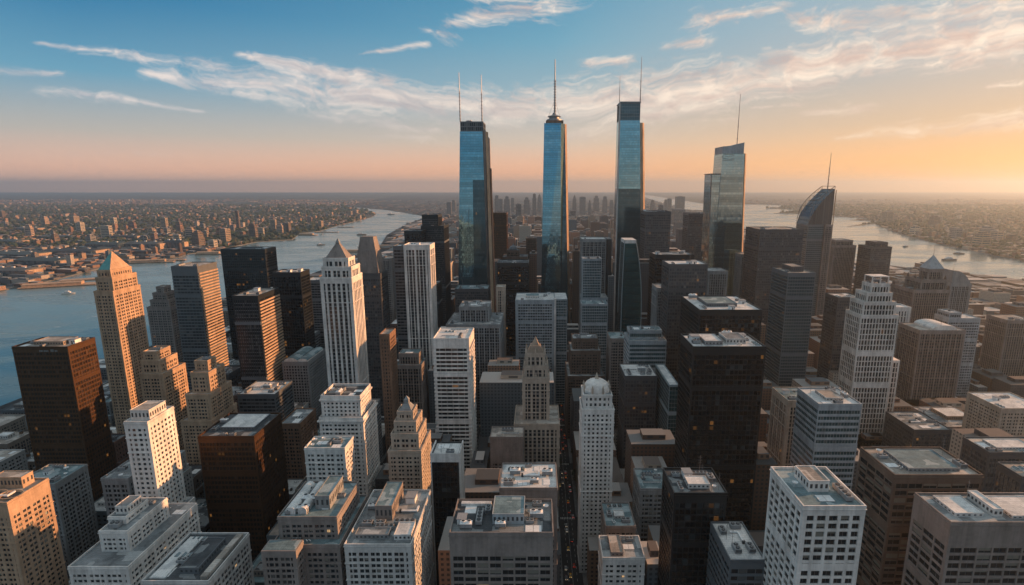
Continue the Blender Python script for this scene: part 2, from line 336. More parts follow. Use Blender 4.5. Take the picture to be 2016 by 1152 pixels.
def m_pane():
    m, n, b = new_mat('window_pane'); geo = n.new('ShaderNodeNewGeometry'); oi = n.new('ShaderNodeObjectInfo').outputs['Random']
    w_ = n.new('ShaderNodeTexWhiteNoise', noise_dimensions='2D'); n.put(w_.inputs['Vector'], n.comb(geo.outputs['Random Per Island'], oi, 0.0))
    r = n.xyz(w_.outputs['Color'])
    z = n.xyz(n.new('ShaderNodeUVMap').outputs[0])[1]
    bl = n.m('MULTIPLY', n.m('GREATER_THAN', z, r[0]), n.m('GREATER_THAN', r[1], 0.45))      # a blind drawn part way
    n.put(b.inputs['Base Color'], n.mix(bl, (0.02, 0.025, 0.028, 1), (0.20, 0.195, 0.17, 1)))
    b.inputs['Roughness'].default_value = 0.07
    n.put(b.inputs['Normal'], n.vm('NORMALIZE', n.vm('ADD', geo.outputs['Normal'], n.vm('MULTIPLY', n.vm('SUBTRACT', w_.outputs['Color'], (0.5, 0.5, 0.5)), (0.05, 0.05, 0.04)))))
    on = n.m('MULTIPLY', n.m('GREATER_THAN', r[2], 0.995), n.m('SUBTRACT', 1.0, bl))
    n.put(b.inputs['Emission Color'], (1, 0.62, 0.30, 1)); n.put(b.inputs['Emission Strength'], n.m('MULTIPLY', on, 0.35))
    return m
M_PANE = m_pane(); MATS['pane'] = M_PANE
# ------------------------------------------------------------------ water, land, haze
def m_water():
    m, n, b = new_mat('river_water'); g = n.new('ShaderNodeTexCoord').outputs['Object']
    a = n.noise(n.vm('MULTIPLY', g, (0.010, 0.03, 0.0)), 1.0, 4, 0.6, 0.5)
    w1 = n.noise(n.vm('MULTIPLY', g, (0.06, 0.10, 0.0)), 1.0, 6, 0.65)
    wp = n.noise(n.vm('MULTIPLY', g, (0.0016, 0.0042, 0.0)), 1.0, 5, 0.6, 1.2)
    n.put(b.inputs['Base Color'], n.mix(n.rng(wp, 0.4, 0.6), (0.10, 0.18, 0.19, 1), (0.17, 0.245, 0.25, 1)))
    n.put(b.inputs['Roughness'], n.m('ADD', n.rng(wp, 0.42, 0.58, 0.06, 0.26), n.rng(a, 0.3, 0.7, 0.0, 0.08))); b.inputs['IOR'].default_value = 1.55
    bp = n.new('ShaderNodeBump'); bp.inputs['Strength'].default_value = 0.14; bp.inputs['Distance'].default_value = 2.5
    n.put(bp.inputs['Height'], w1); n.put(b.inputs['Normal'], bp.outputs[0]); return m
def m_land(name, cols, sc=0.004, green=0.5):
    m, n, b = new_mat(name); g = n.new('ShaderNodeTexCoord').outputs['Object']
    v = n.new('ShaderNodeTexVoronoi', feature='F1', distance='CHEBYCHEV'); n.put(v.inputs['Vector'], g); v.inputs['Scale'].default_value = 0.012
    r = n.xyz(v.outputs['Color'])
    c = n.ramp(r[0], [(i / (len(cols) - 1) * 0.98, (*q, 1)) for i, q in enumerate(cols)], 'CONSTANT')
    gr = n.rng(n.noise(g, sc * 0.25, 6, 0.6), 0.48, 0.56)
    c = n.mix(n.m('MULTIPLY', gr, green), c, (0.030, 0.045, 0.024, 1))
    f = n.m('ADD', 0.5, n.noise(g, 0.03, 5, 0.7))
    n.put(b.inputs['Base Color'], n.mix(1.0, c, n.comb(f, f, f), 'MULTIPLY')); b.inputs['Roughness'].default_value = 0.95
    b.inputs['Specular IOR Level'].default_value = 0.1; return m
M_LAND = m_land('land_town', [(0.09, 0.085, 0.08), (0.14, 0.12, 0.105), (0.06, 0.065, 0.06), (0.20, 0.17, 0.145), (0.05, 0.06, 0.045), (0.11, 0.105, 0.10)], green=0.85)
M_ASPH = m_land('asphalt', [(0.045, 0.047, 0.05), (0.05, 0.052, 0.055)], green=0.0)
M_PAVE = wall('pavement', (0.15, 0.15, 0.148), 0.9, 0.35, 0.05, False)
wb = MB(); wb.quad((-30000, -3000, -3), (30000, -3000, -3), (30000, 30000, -3), (-30000, 30000, -3))
kind(wb.build('water', m_water()), 'structure', 'wide rivers of rippled grey blue water on both sides of the city')
def land(name, pts, mat, label):
    b = MB(); b.poly([(x, y, 0.0) for x, y in pts])
    for (p, q) in zip(pts, pts[1:] + pts[:1]): b.quad((p[0], p[1], -3.2), (q[0], q[1], -3.2), (q[0], q[1], 0), (p[0], p[1], 0), 1)
    return kind(b.build(name, [mat, M_PAVE]), 'structure', label)
def G(l): return [gnd(*p) for p in l]
shoreL = G([(0, 571), (62, 561), (112, 549), (175, 533), (240, 517), (300, 511), (352, 506), (372, 499), (412, 495), (440, 489), (504, 476), (575, 471), (592, 459), (628, 455), (662, 445), (702, 435), (733, 427), (741, 421), (722, 415), (700, 409), (672, 405.5)])
islL = [(-700, -2900), (-755, 500), (-745, 970), (-800, 1860), (-775, 2550), (-965, 3400), (-1085, 4400), (-1115, 5050)] + G([(838, 426), (800, 418.5), (765, 413.5), (720, 409.5), (668, 404.5)])
islR = G([(1345, 412), (1400, 416), (1440, 440)]) + [(1480, 3700), (1420, 2900), (1300, 2200), (1390, 2020), (1600, 1740), (1700, 1200), (1750, -2900)]
shoreR = G([(2100, 524), (2016, 512), (1960, 503), (1900, 490), (1842, 478), (1782, 463), (1742, 449), (1722, 440), (1668, 446), (1727, 436), (1724, 434), (1672, 433), (1722, 430.5), (1650, 426), (1600, 422), (1560, 420), (1523, 420), (1560, 416), (1562, 412), (1508, 410), (1566, 406), (1520, 403), (1467, 402), (1400, 403)])
land('ground', [(-29900, -2900), (-2400, -2900), (-1760, 900)] + shoreL + [(-6500, 29900), (-29900, 29900)][0:2], M_LAND, 'low built up land across the broad river')
land('island_ground', islL + [(-6400, 29900), (5000, 29900)] + islR, M_ASPH, 'dark streets of the dense city between the two rivers')
land('far_bank_ground', [(5100, 29900)] + list(reversed(G([(1340, 411)]) if False else [])) + list(reversed(shoreR)) + [(2600, 1500), (3200, -2900), (29900, -2900), (29900, 29900)], M_LAND, 'hazy low land beyond the bright river')
# lakes shining on the far bank
for i, (a, b_, yy, hh) in enumerate([(1858, 1934, 430, 3.2), (1900, 1925, 423, 1.5)]):
    l = MB(); pts = []
    for k in range(14):
        t = 2 * pi * k / 14; X, Y = gnd((a + b_) / 2 + cos(t) * (b_ - a) / 2, yy + sin(t) * hh * (1 + .2 * sin(3 * t))); pts.append((X, Y, 0.05))
    l.poly(pts[::-1] if False else pts); o = kind(l.build('lake', bpy.data.materials['river_water']), 'structure', 'bright pond on the hazy far bank')
# haze
hz = MB(); hz.box(-31000, 31000, -3500, 31000, -4.5, 600, bottom=True)
mh = bpy.data.materials.new('haze_air'); mh.use_nodes = True; hn = NT(mh.node_tree)
pv = hn.new('ShaderNodeVolumePrincipled'); pv.inputs['Color'].default_value = (0.66, 0.84, 1.0, 1); pv.inputs['Density'].default_value = HAZE = 0.000056
pv.inputs['Anisotropy'].default_value = 0.58
ho = hn.new('ShaderNodeOutputMaterial'); hn.put(ho.inputs['Volume'], pv.outputs[0])
hzo = hz.build('haze', mh); kind(hzo, 'stuff', 'warm evening haze over the city and rivers')

# ------------------------------------------------------------------ masses nobody could count
def m_mass(name, cols, win=True):
    m, n, b = new_mat(name); geo = n.new('ShaderNodeNewGeometry'); r = geo.outputs['Random Per Island']
    c = n.ramp(r, [(i / len(cols), (*q, 1)) for i, q in enumerate(cols)], 'CONSTANT')
    if win:
        uv = n.new('ShaderNodeUVMap').outputs[0]; fr = n.vm('FRACTION', uv); u, v, _ = n.xyz(fr)
        k = n.m('MULTIPLY', n.m('MULTIPLY', n.m('GREATER_THAN', u, 0.42), n.m('LESS_THAN', u, 0.92)), n.m('MULTIPLY', n.m('GREATER_THAN', v, 0.3), n.m('LESS_THAN', v, 0.8)))
        c = n.mix(n.m('MULTIPLY', k, 0.8), c, (0.03, 0.035, 0.04, 1)); n.put(b.inputs['Roughness'], n.m('SUBTRACT', 0.9, n.m('MULTIPLY', k, 0.6)))
    else: b.inputs['Roughness'].default_value = 0.85
    n.put(b.inputs['Base Color'], c); b.inputs['Specular IOR Level'].default_value = 0.3; return m
BC = [(0.26, 0.165, 0.115), (0.38, 0.27, 0.19), (0.13, 0.085, 0.065), (0.17, 0.165, 0.165), (0.32, 0.20, 0.14), (0.46, 0.40, 0.34), (0.09, 0.085, 0.09), (0.22, 0.13, 0.095), (0.12, 0.15, 0.17)]
M_MW = m_mass('mass_wall', BC)
M_MR = m_mass('mass_roof', [(0.12, 0.13, 0.14), (0.20, 0.20, 0.20), (0.07, 0.075, 0.08), (0.30, 0.29, 0.28), (0.14, 0.12, 0.11), (0.10, 0.11, 0.115), (0.42, 0.40, 0.38)], False)
def mass(name, label, items, rot, zt=None):
    """items: (x, y, w, d, h) boxes with a setback or rooftop box each, as one mesh"""
    b = MB(); ca, sa_ = cos(rot), sin(rot)
    for (x, y, w_, d_, h_) in items:
        i0 = len(b.v)
        b.box(-w_ / 2, w_ / 2, -d_ / 2, d_ / 2, 0, h_, 0, max(2, w_ / 3.5), max(2, d_ / 3.5), max(1, h_ / 3.6), top=1)
        if h_ > 14: b.box(-w_ * .22, w_ * .28, -d_ * .2, d_ * .25, h_, h_ + 4.5, 0, 2, 2, 1, top=1)
        for k in range(i0, len(b.v)):
            q = b.v[k]; b.v[k] = (x + q[0] * ca - q[1] * sa_, y + q[0] * sa_ + q[1] * ca, q[2])
    return kind(b.build(name, [M_MW, M_MR]), 'stuff', label)
def inpoly(x, y, P):
    r = False; j = len(P) - 1
    for i in range(len(P)):
        if (P[i][1] > y) != (P[j][1] > y) and x < (P[j][0] - P[i][0]) * (y - P[i][1]) / (P[j][1] - P[i][1]) + P[i][0]: r = not r
        j = i
    return r
R = random.Random(11)
def poly_left(x, y): return inpoly(x, y, [(-29900, -2900), (-2400, -2900), (-1760, 900)] + shoreL + [(-6500, 29900), (-29900, 29900)])
def poly_isl(x, y): return inpoly(x, y, islL + [(-6400, 29900), (5000, 29900)] + islR)
def poly_right(x, y): return inpoly(x, y, [(5100, 29900)] + list(reversed(shoreR)) + [(2600, 1500), (3200, -2900), (29900, -2900), (29900, 29900)])
def scatter(n, test, y0, y1, a0, a1, gen):
    out = []
    k = 0
    while len(out) < n and k < n * 6:
        k += 1; Y = math.exp(R.uniform(math.log(y0), math.log(y1))); X = Y * R.uniform(a0, a1)
        if gen is gtown and R.random() > .15 + 1.1 * max(0, .5 + .5 * sin(X * .0021 + 1.7 * sin(Y * .0013)) * sin(Y * .0017 + 1.3 * sin(X * .0011))): continue
        if test(X, Y): out.append((X, Y) + gen(X, Y))
    return out
def gtown(X, Y): return ()
def town(n, test, y0, y1, a0, a1, rot, sx=36.0, sy=30.0):
    """low town on a street grid: lots in rows of four between streets, parks left open"""
    out, seen, k = [], set(), 0; ca, sa_ = cos(rot), sin(rot)
    while len(out) < n and k < n * 8:
        k += 1; Y = math.exp(R.uniform(math.log(y0), math.log(y1))); X = Y * R.uniform(a0, a1)
        q = 1.0 if Y < 3200 else 1.25 if Y < 5500 else 1.7
        u, v = X * ca + Y * sa_, -X * sa_ + Y * ca; iu, iv = round(u / (sx * q)), round(v / (sy * q))
        if iu % 5 == 0 or iv % 4 == 0 or (iu, iv, q) in seen: continue
        X = iu * sx * q * ca - iv * sy * q * sa_; Y = iu * sx * q * sa_ + iv * sy * q * ca
        park = sin(X * .0021 + 1.7 * sin(Y * .0013)) * sin(Y * .0017 + 1.3 * sin(X * .0011))
        if Y < 300 or (park < -.45 and Y > 2800) or R.random() > .55 + .5 * max(0, park) or not test(X, Y): continue
        seen.add((iu, iv, q)); big = R.random() < .035 + .05 * max(0, park)
        w_, d_ = sx * q * R.uniform(.45, .96), sy * q * R.uniform(.45, .95)
        h_ = R.uniform(5, 13) if not big else R.uniform(20, 48)
        if Y < 2600 and R.random() < .25: w_, h_ = sx * 1.9, R.uniform(9, 16)
        if big: w_ *= .7; d_ *= .7
        out.append((X, Y, w_, d_, h_ * (1 if Y < 4500 else .75)))
    return out
def gbig(X, Y): return (R.uniform(22, 55), R.uniform(22, 50), R.choice([R.uniform(14, 40), R.uniform(20, 60), R.uniform(30, 105)]) * (1.0 if Y < 5000 else .6))
# ------------------------------------------------------------------ buildings
ST = {  'lattice': ('white', 'dark', 3.4, 6.2, 1.0, 1.0, 0.55, 0.35, 3, 1.2),  # wall, glass, bay, floor, pier width, spandrel height, pier depth, spandrel depth, top band, corner width
 'black':   ('black', 'black', 3.0, 3.9, 0.35, 1.0, 0.30, 0.16, 5, 0.9),
 'bronze':  ('bronze', 'bronze', 2.6, 3.9, 0.55, 1.5, 0.30, 0.20, 4, 0.9),
 'dbrown':  ('dbrown', 'smoke', 2.8, 3.9, 0.5, 1.3, 0.30, 0.16, 4, 0.9),
 'blackrib':('black', 'dark', 2.4, 3.9, 0.7, 0.9, 0.5, 0.16, 4, 0.9),
 'ribbed':  ('white', 'dark', 4.4, 3.8, 1.9, 0.9, 0.9, 0.25, 5, 2.2),
 'creamrib':('cream', 'dark', 4.0, 3.8, 1.7, 1.2, 0.8, 0.25, 5, 2.0),
 'greyrib': ('grey', 'dark', 3.2, 3.8, 1.2, 1.1, 0.7, 0.2, 4, 1.5),
 'brownrib':('taupe', 'dark', 3.2, 3.8, 1.1, 1.2, 0.6, 0.2, 4, 1.4),
 'striped': ('white', 'dark', 6.0, 4.0, 0.25, 1.5, 0.12, 0.8, 9, 1.6),
 'tealstripe': ('bgrey', 'teal', 2.2, 4.6, 0.14, 1.9, 0.10, 0.35, 4, 0.6),
 'darkstripe': ('dgrey', 'dark', 4.0, 3.9, 0.3, 1.5, 0.14, 0.4, 4, 0.8),
 'punch_w': ('white', 'dark', 3.44, 3.50, 1.67, 1.63, 0.45, 0.40, 4, 1.6),
 'punch_p': ('pale', 'dark', 3.27, 3.50, 1.14, 1.20, 0.45, 0.40, 4, 1.6),
 'punch_c': ('cream', 'dark', 3.10, 3.40, 1.58, 1.55, 0.45, 0.40, 4, 1.6),
 'punch_s': ('sand', 'dark', 3.10, 3.40, 1.50, 1.46, 0.45, 0.40, 4, 1.6),
 'punch_t': ('taupe', 'dark', 3.10, 3.50, 1.23, 1.29, 0.45, 0.40, 4, 1.6),
 'punch_b': ('brown', 'dark', 3.10, 3.50, 1.32, 1.46, 0.45, 0.40, 4, 1.4),
 'punch_r': ('rust', 'dark', 3.10, 3.50, 1.32, 1.46, 0.45, 0.40, 4, 1.4),
 'punch_g': ('grey', 'dark', 3.27, 3.50, 1.19, 1.25, 0.45, 0.40, 4, 1.4),
 'grid_w':  ('white', 'dark', 4.9, 3.75, 1.35, 1.15, 0.60, 0.55, 3.2, 1.3),
 'grid_t':  ('taupe', 'dark', 6.6, 4.0, 0.8, 1.2, 0.5, 0.45, 12, 1.0),
 'grid_b':  ('brown', 'dark', 7.0, 4.1, 0.5, 1.3, 0.3, 0.45, 4, 1.0),
 'grid_g':  ('taupe', 'dark', 6.4, 4.0, 1.3, 1.6, 0.5, 0.45, 5, 2.4),
 'palegrid':('bgrey', 'grey', 3.2, 3.9, 0.6, 1.5, 0.25, 0.3, 5, 1.2),
 'glassgrid':('bgrey', 'teal', 2.4, 3.8, 0.35, 0.8, 0.3, 0.2, 2, 0.5),
 'smokestripe': ('dgrey', 'bluedark', 3.0, 3.9, 0.22, 1.1, 0.14, 0.35, 4, 0.8),
 'bluefilm':('mull', 'blue', 3.0, 4.1, 0.10, 0.22, 0.06, 0.05, 1, 0.4),
 'greenglass':('mull', 'deepteal', 3.0, 4.0, 0.10, 0.3, 0.08, 0.06, 1, 0.4),
}
HER = {}; FOOT = []; LBL = {}
def lattice(wb, gb, x0, x1, y0, y1, z0, z1, st, band=None, corner=None):
    W_, G_, bay, fl, pw, sh, pd, sdp, tb, cw = ST[st] if isinstance(st, str) else st
    tb = min(tb if band is None else band, (z1 - z0) * .3); cw = cw if corner is None else corner
    nx = max(2, round((x1 - x0) / bay)); ny = max(2, round((y1 - y0) / bay)); zt = z1 - tb
    nf = max(1, round((zt - z0) / fl)); f = (zt - z0) / nf
    gb.box(x0, x1, y0, y1, z0, zt + .05, 0, nx, ny, nf)
    sm_ = 1 if 'rib' in str(st) or (not isinstance(st, str) and len(ST) and False) else 0
    for k in range(nf): wb.box(x0 - sdp, x1 + sdp, y0 - sdp, y1 + sdp, z0 + k * f, z0 + k * f + sh * f / fl, sm_)
    bx, by = (x1 - x0) / nx, (y1 - y0) / ny
    punched = pd >= .4 and .3 < pw / bay < .6; gk = 1
    if not punched and nf > 24:
        for q_ in (nf // 2, nf - 7): wb.box(x0 - max(pd, sdp) - .06, x1 + max(pd, sdp) + .06, y0 - max(pd, sdp) - .06, y1 + max(pd, sdp) + .06, z0 + q_ * f + .2, z0 + (q_ + 1) * f - .3, sm_)
    if punched: gk = (1, 2, 3, 2)[int(abs(x0 * 7 + z1 * 3)) % 4]
    if punched and nf > 7:
        for q_ in sorted({2, nf - 2, nf // 2 + 1, nf - 5 if nf > 16 else nf - 2}):
            zq = z0 + q_ * f; wb.box(x0 - pd - .42, x1 + pd + .42, y0 - pd - .42, y1 + pd + .42, zq + .1, zq + .62)
    for k in range(1, nx):
        x = x0 + k * bx; p2 = pw / 2 * (1.25 if k % gk == 0 and gk > 1 else .5 if gk > 1 else 1); dd = pd if k % gk == 0 else pd - .08; wb.box(x - p2, x + p2, y0 - dd, y1 + dd, z0, zt - .01)
    for k in range(1, ny):
        y = y0 + k * by; p2 = pw / 2 * (1.25 if k % gk == 0 and gk > 1 else .5 if gk > 1 else 1); dd = pd if k % gk == 0 else pd - .08; wb.box(x0 - dd, x1 + dd, y - p2, y + p2, z0, zt - .013)
    c = cw / 2; e = pd + .04
    for sx in (0, 1):
        for sy in (0, 1):
            X = (x0 - e, x0 + cw) if not sx else (x1 - cw, x1 + e); Yy = (y0 - e, y0 + cw) if not sy else (y1 - cw, y1 + e)
            wb.box(*X, *Yy, z0, zt - .02)
    wb.box(x0 - e - .05, x1 + e + .05, y0 - e - .05, y1 + e + .05, zt, z1)
    return nx, ny, nf, f, bx, by, zt
def parapet(b, x0, x1, y0, y1, z, h=1.1, t=.6, o=0.0, m=0):
    x0 -= o; x1 += o; y0 -= o; y1 += o
    b.box(x0, x1, y0, y0 + t, z, z + h, m); b.box(x0, x1, y1 - t, y1, z, z + h, m)
    b.box(x0, x0 + t, y0 + t, y1 - t, z, z + h - .003, m); b.box(x1 - t, x1, y0 + t, y1 - t, z, z + h - .003, m)
# shared rooftop equipment, metres, base at z=0
def unit_meshes():
    U = {}
    b = MB(); b.box(-2.4, 2.4, -1.5, 1.5, .3, 2.1); b.box(-2.1, 2.1, -1.2, 1.2, 0, .3, 1)
    for x in (-1.2, 1.2): b.cyl(x, 0, 2.1, 2.45, .85, n=12, m=1); b.cyl(x, 0, 2.45, 2.5, .3, n=8, m=0)
    for k in range(5): b.box(-2.45, -2.4, -1.3 + k * .55, -.95 + k * .55, .6, 1.8, 1)
    U['air_unit'] = b.mesh('air_unit', [M_GREY, M_DARK])
    b = MB(); b.box(-2.2, 2.2, -2.6, 2.6, 0, 3); b.box(-2.5, 2.5, -2.9, 2.9, 3, 3.3, 1); b.box(-.5, .5, -2.68, -2.6, 0, 2.2, 2); b.box(1.0, 1.9, -2.66, -2.6, 1.3, 2.2, 2)
    U['stair_house'] = b.mesh('stair_house', [M_WHITE, M_GREY, M_DARK])
    b = MB(); b.box(-5, 5, -.5, .5, .4, 1.2); b.box(4, 5, .5, 4.5, .4, 1.2)
    for x in (-4, 0, 3.6): b.box(x - .1, x + .1, -.45, .45, 0, .4, 1)
    b.box(-5.3, -4.2, -.8, .8, 0, 1.7, 1)
    U['duct'] = b.mesh('duct', [M_WHITE, M_DARK])
    b = MB()
    for x in (-3, 0, 3): b.box(x - 1.3, x + 1.3, -1.5, 1.5, 0, .5, 0); b.frus(x - 1.2, x + 1.2, -1.4, 1.4, .5, x - .1, x + .1, -1.3, 1.3, 1.3, 1)
    U['skylight'] = b.mesh('skylight', [M_WHITE, glass('glass_skylight', (0.15, 0.2, 0.22), lit=0, metal=.5)])
    b = MB(); b.box(-3, 3, -1.6, 1.6, .8, 3, 1); b.box(-3.1, 3.1, -1.7, 1.7, 3, 3.2)
    for x in (-1.5, 1.5): b.cyl(x, 0, 3.2, 4.2, 1.25, 1.05, 14); b.cyl(x, 0, 4.2, 4.22, .9, n=10, m=2)
    for x in (-2.8, 2.8):
        for y in (-1.4, 1.4): b.box(x - .12, x + .12, y - .12, y + .12, 0, .8, 2)
    U['cooling_tower'] = b.mesh('cooling_tower', [M_WHITE, M_GREY, M_DARK])
    b = MB(); b.cyl(0, 0, 2.6, 6.2, 2.0, 1.95, 16); b.cyl(0, 0, 6.2, 7.6, 2.15, .1, 16, 1)
    for k in range(4): b.bar((1.5 * cos(k * pi / 2 + .8), 1.5 * sin(k * pi / 2 + .8), 0), (1.4 * cos(k * pi / 2 + .8), 1.4 * sin(k * pi / 2 + .8), 2.6), .14, 1)
    for k in range(3): b.cyl(0, 0, 3.1 + k * 1.1, 3.2 + k * 1.1, 2.06, n=16, m=1)
    U['water_tank'] = b.mesh('water_tank', [M_WOOD, M_DARK])
    b = MB()
    for k, (x, y) in enumerate([(0, 0), (1.1, .4), (.3, 1.4), (2.0, 1.5), (-1, .9)]): b.cyl(x, y, 0, .9 + .25 * (k % 3), .16, n=8); b.cyl(x, y, .9 + .25 * (k % 3), 1.1 + .25 * (k % 3), .3, n=8, m=1)
    U['vent_pipes'] = b.mesh('vent_pipes', [M_GREY, M_WHITE])
    b = MB(); b.box(-3.5, 3.5, -2.5, 2.5, 0, .12); b.box(-3.3, -.1, -2.3, 2.3, .12, .16, 1); b.box(.1, 3.3, -2.3, 2.3, .12, .16, 1)
    U['roof_hatch'] = b.mesh('roof_hatch', [M_GREY, M_WHITE])
    b = MB(); b.cyl(0, 0, 0, 1.0, .12, n=6); b.lathe(0, 0, [(.1, 1.0), (1.0, 1.25), (1.3, 1.7)], 14); b.bar((0, 0, 1.1), (0.2, -.2, 2.1), .05)
    U['satellite_dish'] = b.mesh('satellite_dish', [M_WHITE])
    b = MB()
    for k in range(4): b.bar((-7, k * .6, .5), (7, k * .6, .5), .16 - .02 * k, k % 2); b.bar((7, k * .6, .5), (7, k * .6 + 3, .5), .16, k % 2)
    for k in range(6): b.box(-6.5 + k * 2.5, -6.3 + k * 2.5, -.3, 2.1, 0, .4, 1)
    U['pipe_run'] = b.mesh('pipe_run', [M_WHITE, M_DARK])
    b = MB(); b.box(-4.5, 4.5, -1.2, 1.2, .4, 1.9)
    for k in range(4): b.cyl(-3.3 + k * 2.2, 0, 1.9, 2.2, .8, n=10, m=1)
    for x in (-4, 0, 4): b.box(x - .15, x + .15, -1, 1, 0, .4, 1)
    U['fan_row'] = b.mesh('fan_row', [M_GREY, M_DARK])
    b = MB(); b.bar((0, 0, 0), (0, 0, 9), .09)
    for z in (5, 6.4, 7.8): b.bar((-.9, 0, z), (.9, 0, z), .05)
    U['mast'] = b.mesh('mast', [M_STEEL])
    return U
UNITS = unit_meshes()
def kit(root, x0, x1, y0, y1, z, n, rr, pool=('air_unit', 'air_unit', 'duct', 'cooling_tower', 'vent_pipes', 'stair_house', 'skylight', 'roof_hatch', 'roof_hatch', 'air_unit', 'satellite_dish', 'mast', 'pipe_run', 'fan_row', 'pipe_run'), occ=None):
    """rooftop equipment placed without overlap, each piece a part"""
    occ = occ if occ is not None else []; ext = dict(air_unit=(2.6, 1.7), stair_house=(2.7, 3.1), duct=(5.4, 4.6), skylight=(4.4, 1.6), cooling_tower=(3.2, 1.8), water_tank=(2.3, 2.3), vent_pipes=(2.3, 1.8), roof_hatch=(3.6, 2.6), pipe_run=(7.4, 3.2), fan_row=(4.7, 1.3), satellite_dish=(1.4, 1.4), mast=(1, .3))
    for _ in range(n):
        k = rr.choice(pool); s = rr.uniform(.85, 1.35); rz = rr.choice([0, pi / 2, 0, pi]); ex, ey = ext[k]; ex *= s; ey *= s
        if rz == pi / 2: ex, ey = ey, ex
        for _t in range(12):
            if x1 - x0 < 2 * ex + 2.4 or y1 - y0 < 2 * ey + 2.4: break
            x = rr.uniform(x0 + ex + 1.1, x1 - ex - 1.1); y = rr.uniform(y0 + ey + 1.1, y1 - ey - 1.1)
            if all(abs(x - a) > ex + c or abs(y - b) > ey + d for a, b, c, d in occ):
                occ.append((x, y, ex, ey)); put(k, UNITS[k], root, (x, y, z), rz, (s, s, s)); break
    return occ
def penthouse(root, x0, x1, y0, y1, z, h, wallk='pale', roofk='grey', stripes=True, name='penthouse', rim=True):
    b = MB(); b.box(x0, x1, y0, y1, z, z + h)
    if stripes:
        n = max(2, int((x1 - x0) / 2.2))
        for k in range(n):
            x = x0 + (k + .5) * (x1 - x0) / n; b.box(x - .55, x + .55, y0 - .06, y0, z + h * .35, z + h * .75, 1); b.box(x - .55, x + .55, y1, y1 + .06, z + h * .35, z + h * .75, 1)
        n = max(2, int((y1 - y0) / 2.2))
        for k in range(n):
            y = y0 + (k + .5) * (y1 - y0) / n; b.box(x1, x1 + .06, y - .55, y + .55, z + h * .35, z + h * .75, 1); b.box(x0 - .06, x0, y - .55, y + .55, z + h * .35, z + h * .75, 1)
    if rim: parapet(b, x0, x1, y0, y1, z + h, .5, .35, .12)
    o = b.build(name, [wm(wallk), M_DARK], root)
    r = MB(); r.box(x0 + .02, x1 - .02, y0 + .02, y1 - .02, z + h, z + h + .12); r.build('penthouse_roof', ROOFS[roofk], o); return o
def windows(root, sides, own=100):
    """individual window parts for the panes that show largest, the rest one mesh. sides: (origin, u-vector, width, height, normal, list of (u, z))"""
    allw = []
    for (w_, h_, nrm, pts) in sides:
        key = 'win%.2f_%.2f' % (w_, h_)
        if key not in MATS:
            b = MB(); b.box(-w_ / 2, w_ / 2, -.06, 0.0, -h_ / 2, h_ / 2, 0); b.v = [(v[0], v[1] - .0, v[2]) for v in b.v]
            b = MB(); fw = .11
            b.box(-w_ / 2, w_ / 2, -.10, 0, -h_ / 2, -h_ / 2 + fw, 1); b.box(-w_ / 2, w_ / 2, -.10, 0, h_ / 2 - fw, h_ / 2, 1)
            b.box(-w_ / 2, -w_ / 2 + fw, -.098, 0, -h_ / 2 + fw, h_ / 2 - fw, 1); b.box(w_ / 2 - fw, w_ / 2, -.098, 0, -h_ / 2 + fw, h_ / 2 - fw, 1)
            if w_ > 1.9: b.box(-fw / 2, fw / 2, -.095, 0, -h_ / 2 + fw, h_ / 2 - fw, 1)
            fr = b.mesh('window_frame', [M_PANE, wm('dgrey')])
            b = MB(); b.quad((-w_ / 2 + .05, -.05, -h_ / 2 + .05), (w_ / 2 - .05, -.05, -h_ / 2 + .05), (w_ / 2 - .05, -.05, h_ / 2 - .05), (-w_ / 2 + .05, -.05, h_ / 2 - .05), 0, [(0, 0), (1, 0), (1, 1), (0, 1)])
            MATS[key] = (fr, b)
        for p in pts: allw.append((p, nrm, key))
    rx, ry = root.location.x, root.location.y
    def size(a):
        (x, y, z), nrm, key = a; X, Y, Z = rx + x, ry + y, z
        if Y < 30: return 0
        px, py = proj(X, Y, Z)
        if not (-10 < px < 2026 and py < 1160): return 0
        d = Vector((X, Y, Z - HC)); return max(0.0, -(d.x * cos(nrm - pi / 2) + d.y * sin(nrm - pi / 2))) / d.length ** 3
    allw.sort(key=size, reverse=True)
    rest = MB()
    for i, (p, nrm, key) in enumerate(allw):
        fr, b = MATS[key]
        if i < own:
            wk = key + 'x'
            if wk not in MATS:
                c = MB(); c.v = list(b.v); c.f = list(b.f); c.m = list(b.m); c.uv = list(b.uv); k0 = len(c.v)
                for v in fr.vertices: c.v.append(tuple(v.co))
                for q in fr.polygons: c.f.append(tuple(k0 + j for j in q.vertices)); c.m.append(1); c.uv += [(0, 0)] * len(q.vertices)
                MATS[wk] = c.mesh('window', [M_PANE, wm('dgrey')])
            put('window', MATS[wk], root, p, nrm)
        else:
            k0 = len(rest.v); ca, sa_ = cos(nrm), sin(nrm)
            for v in b.v: rest.v.append((p[0] + v[0] * ca - v[1] * sa_, p[1] + v[0] * sa_ + v[1] * ca, p[2] + v[2]))
            rest.f.append(tuple(range(k0, k0 + 4))); rest.m.append(0); rest.uv += b.uv
    if rest.f: kind(rest.build('window', [M_PANE], root), 'stuff')
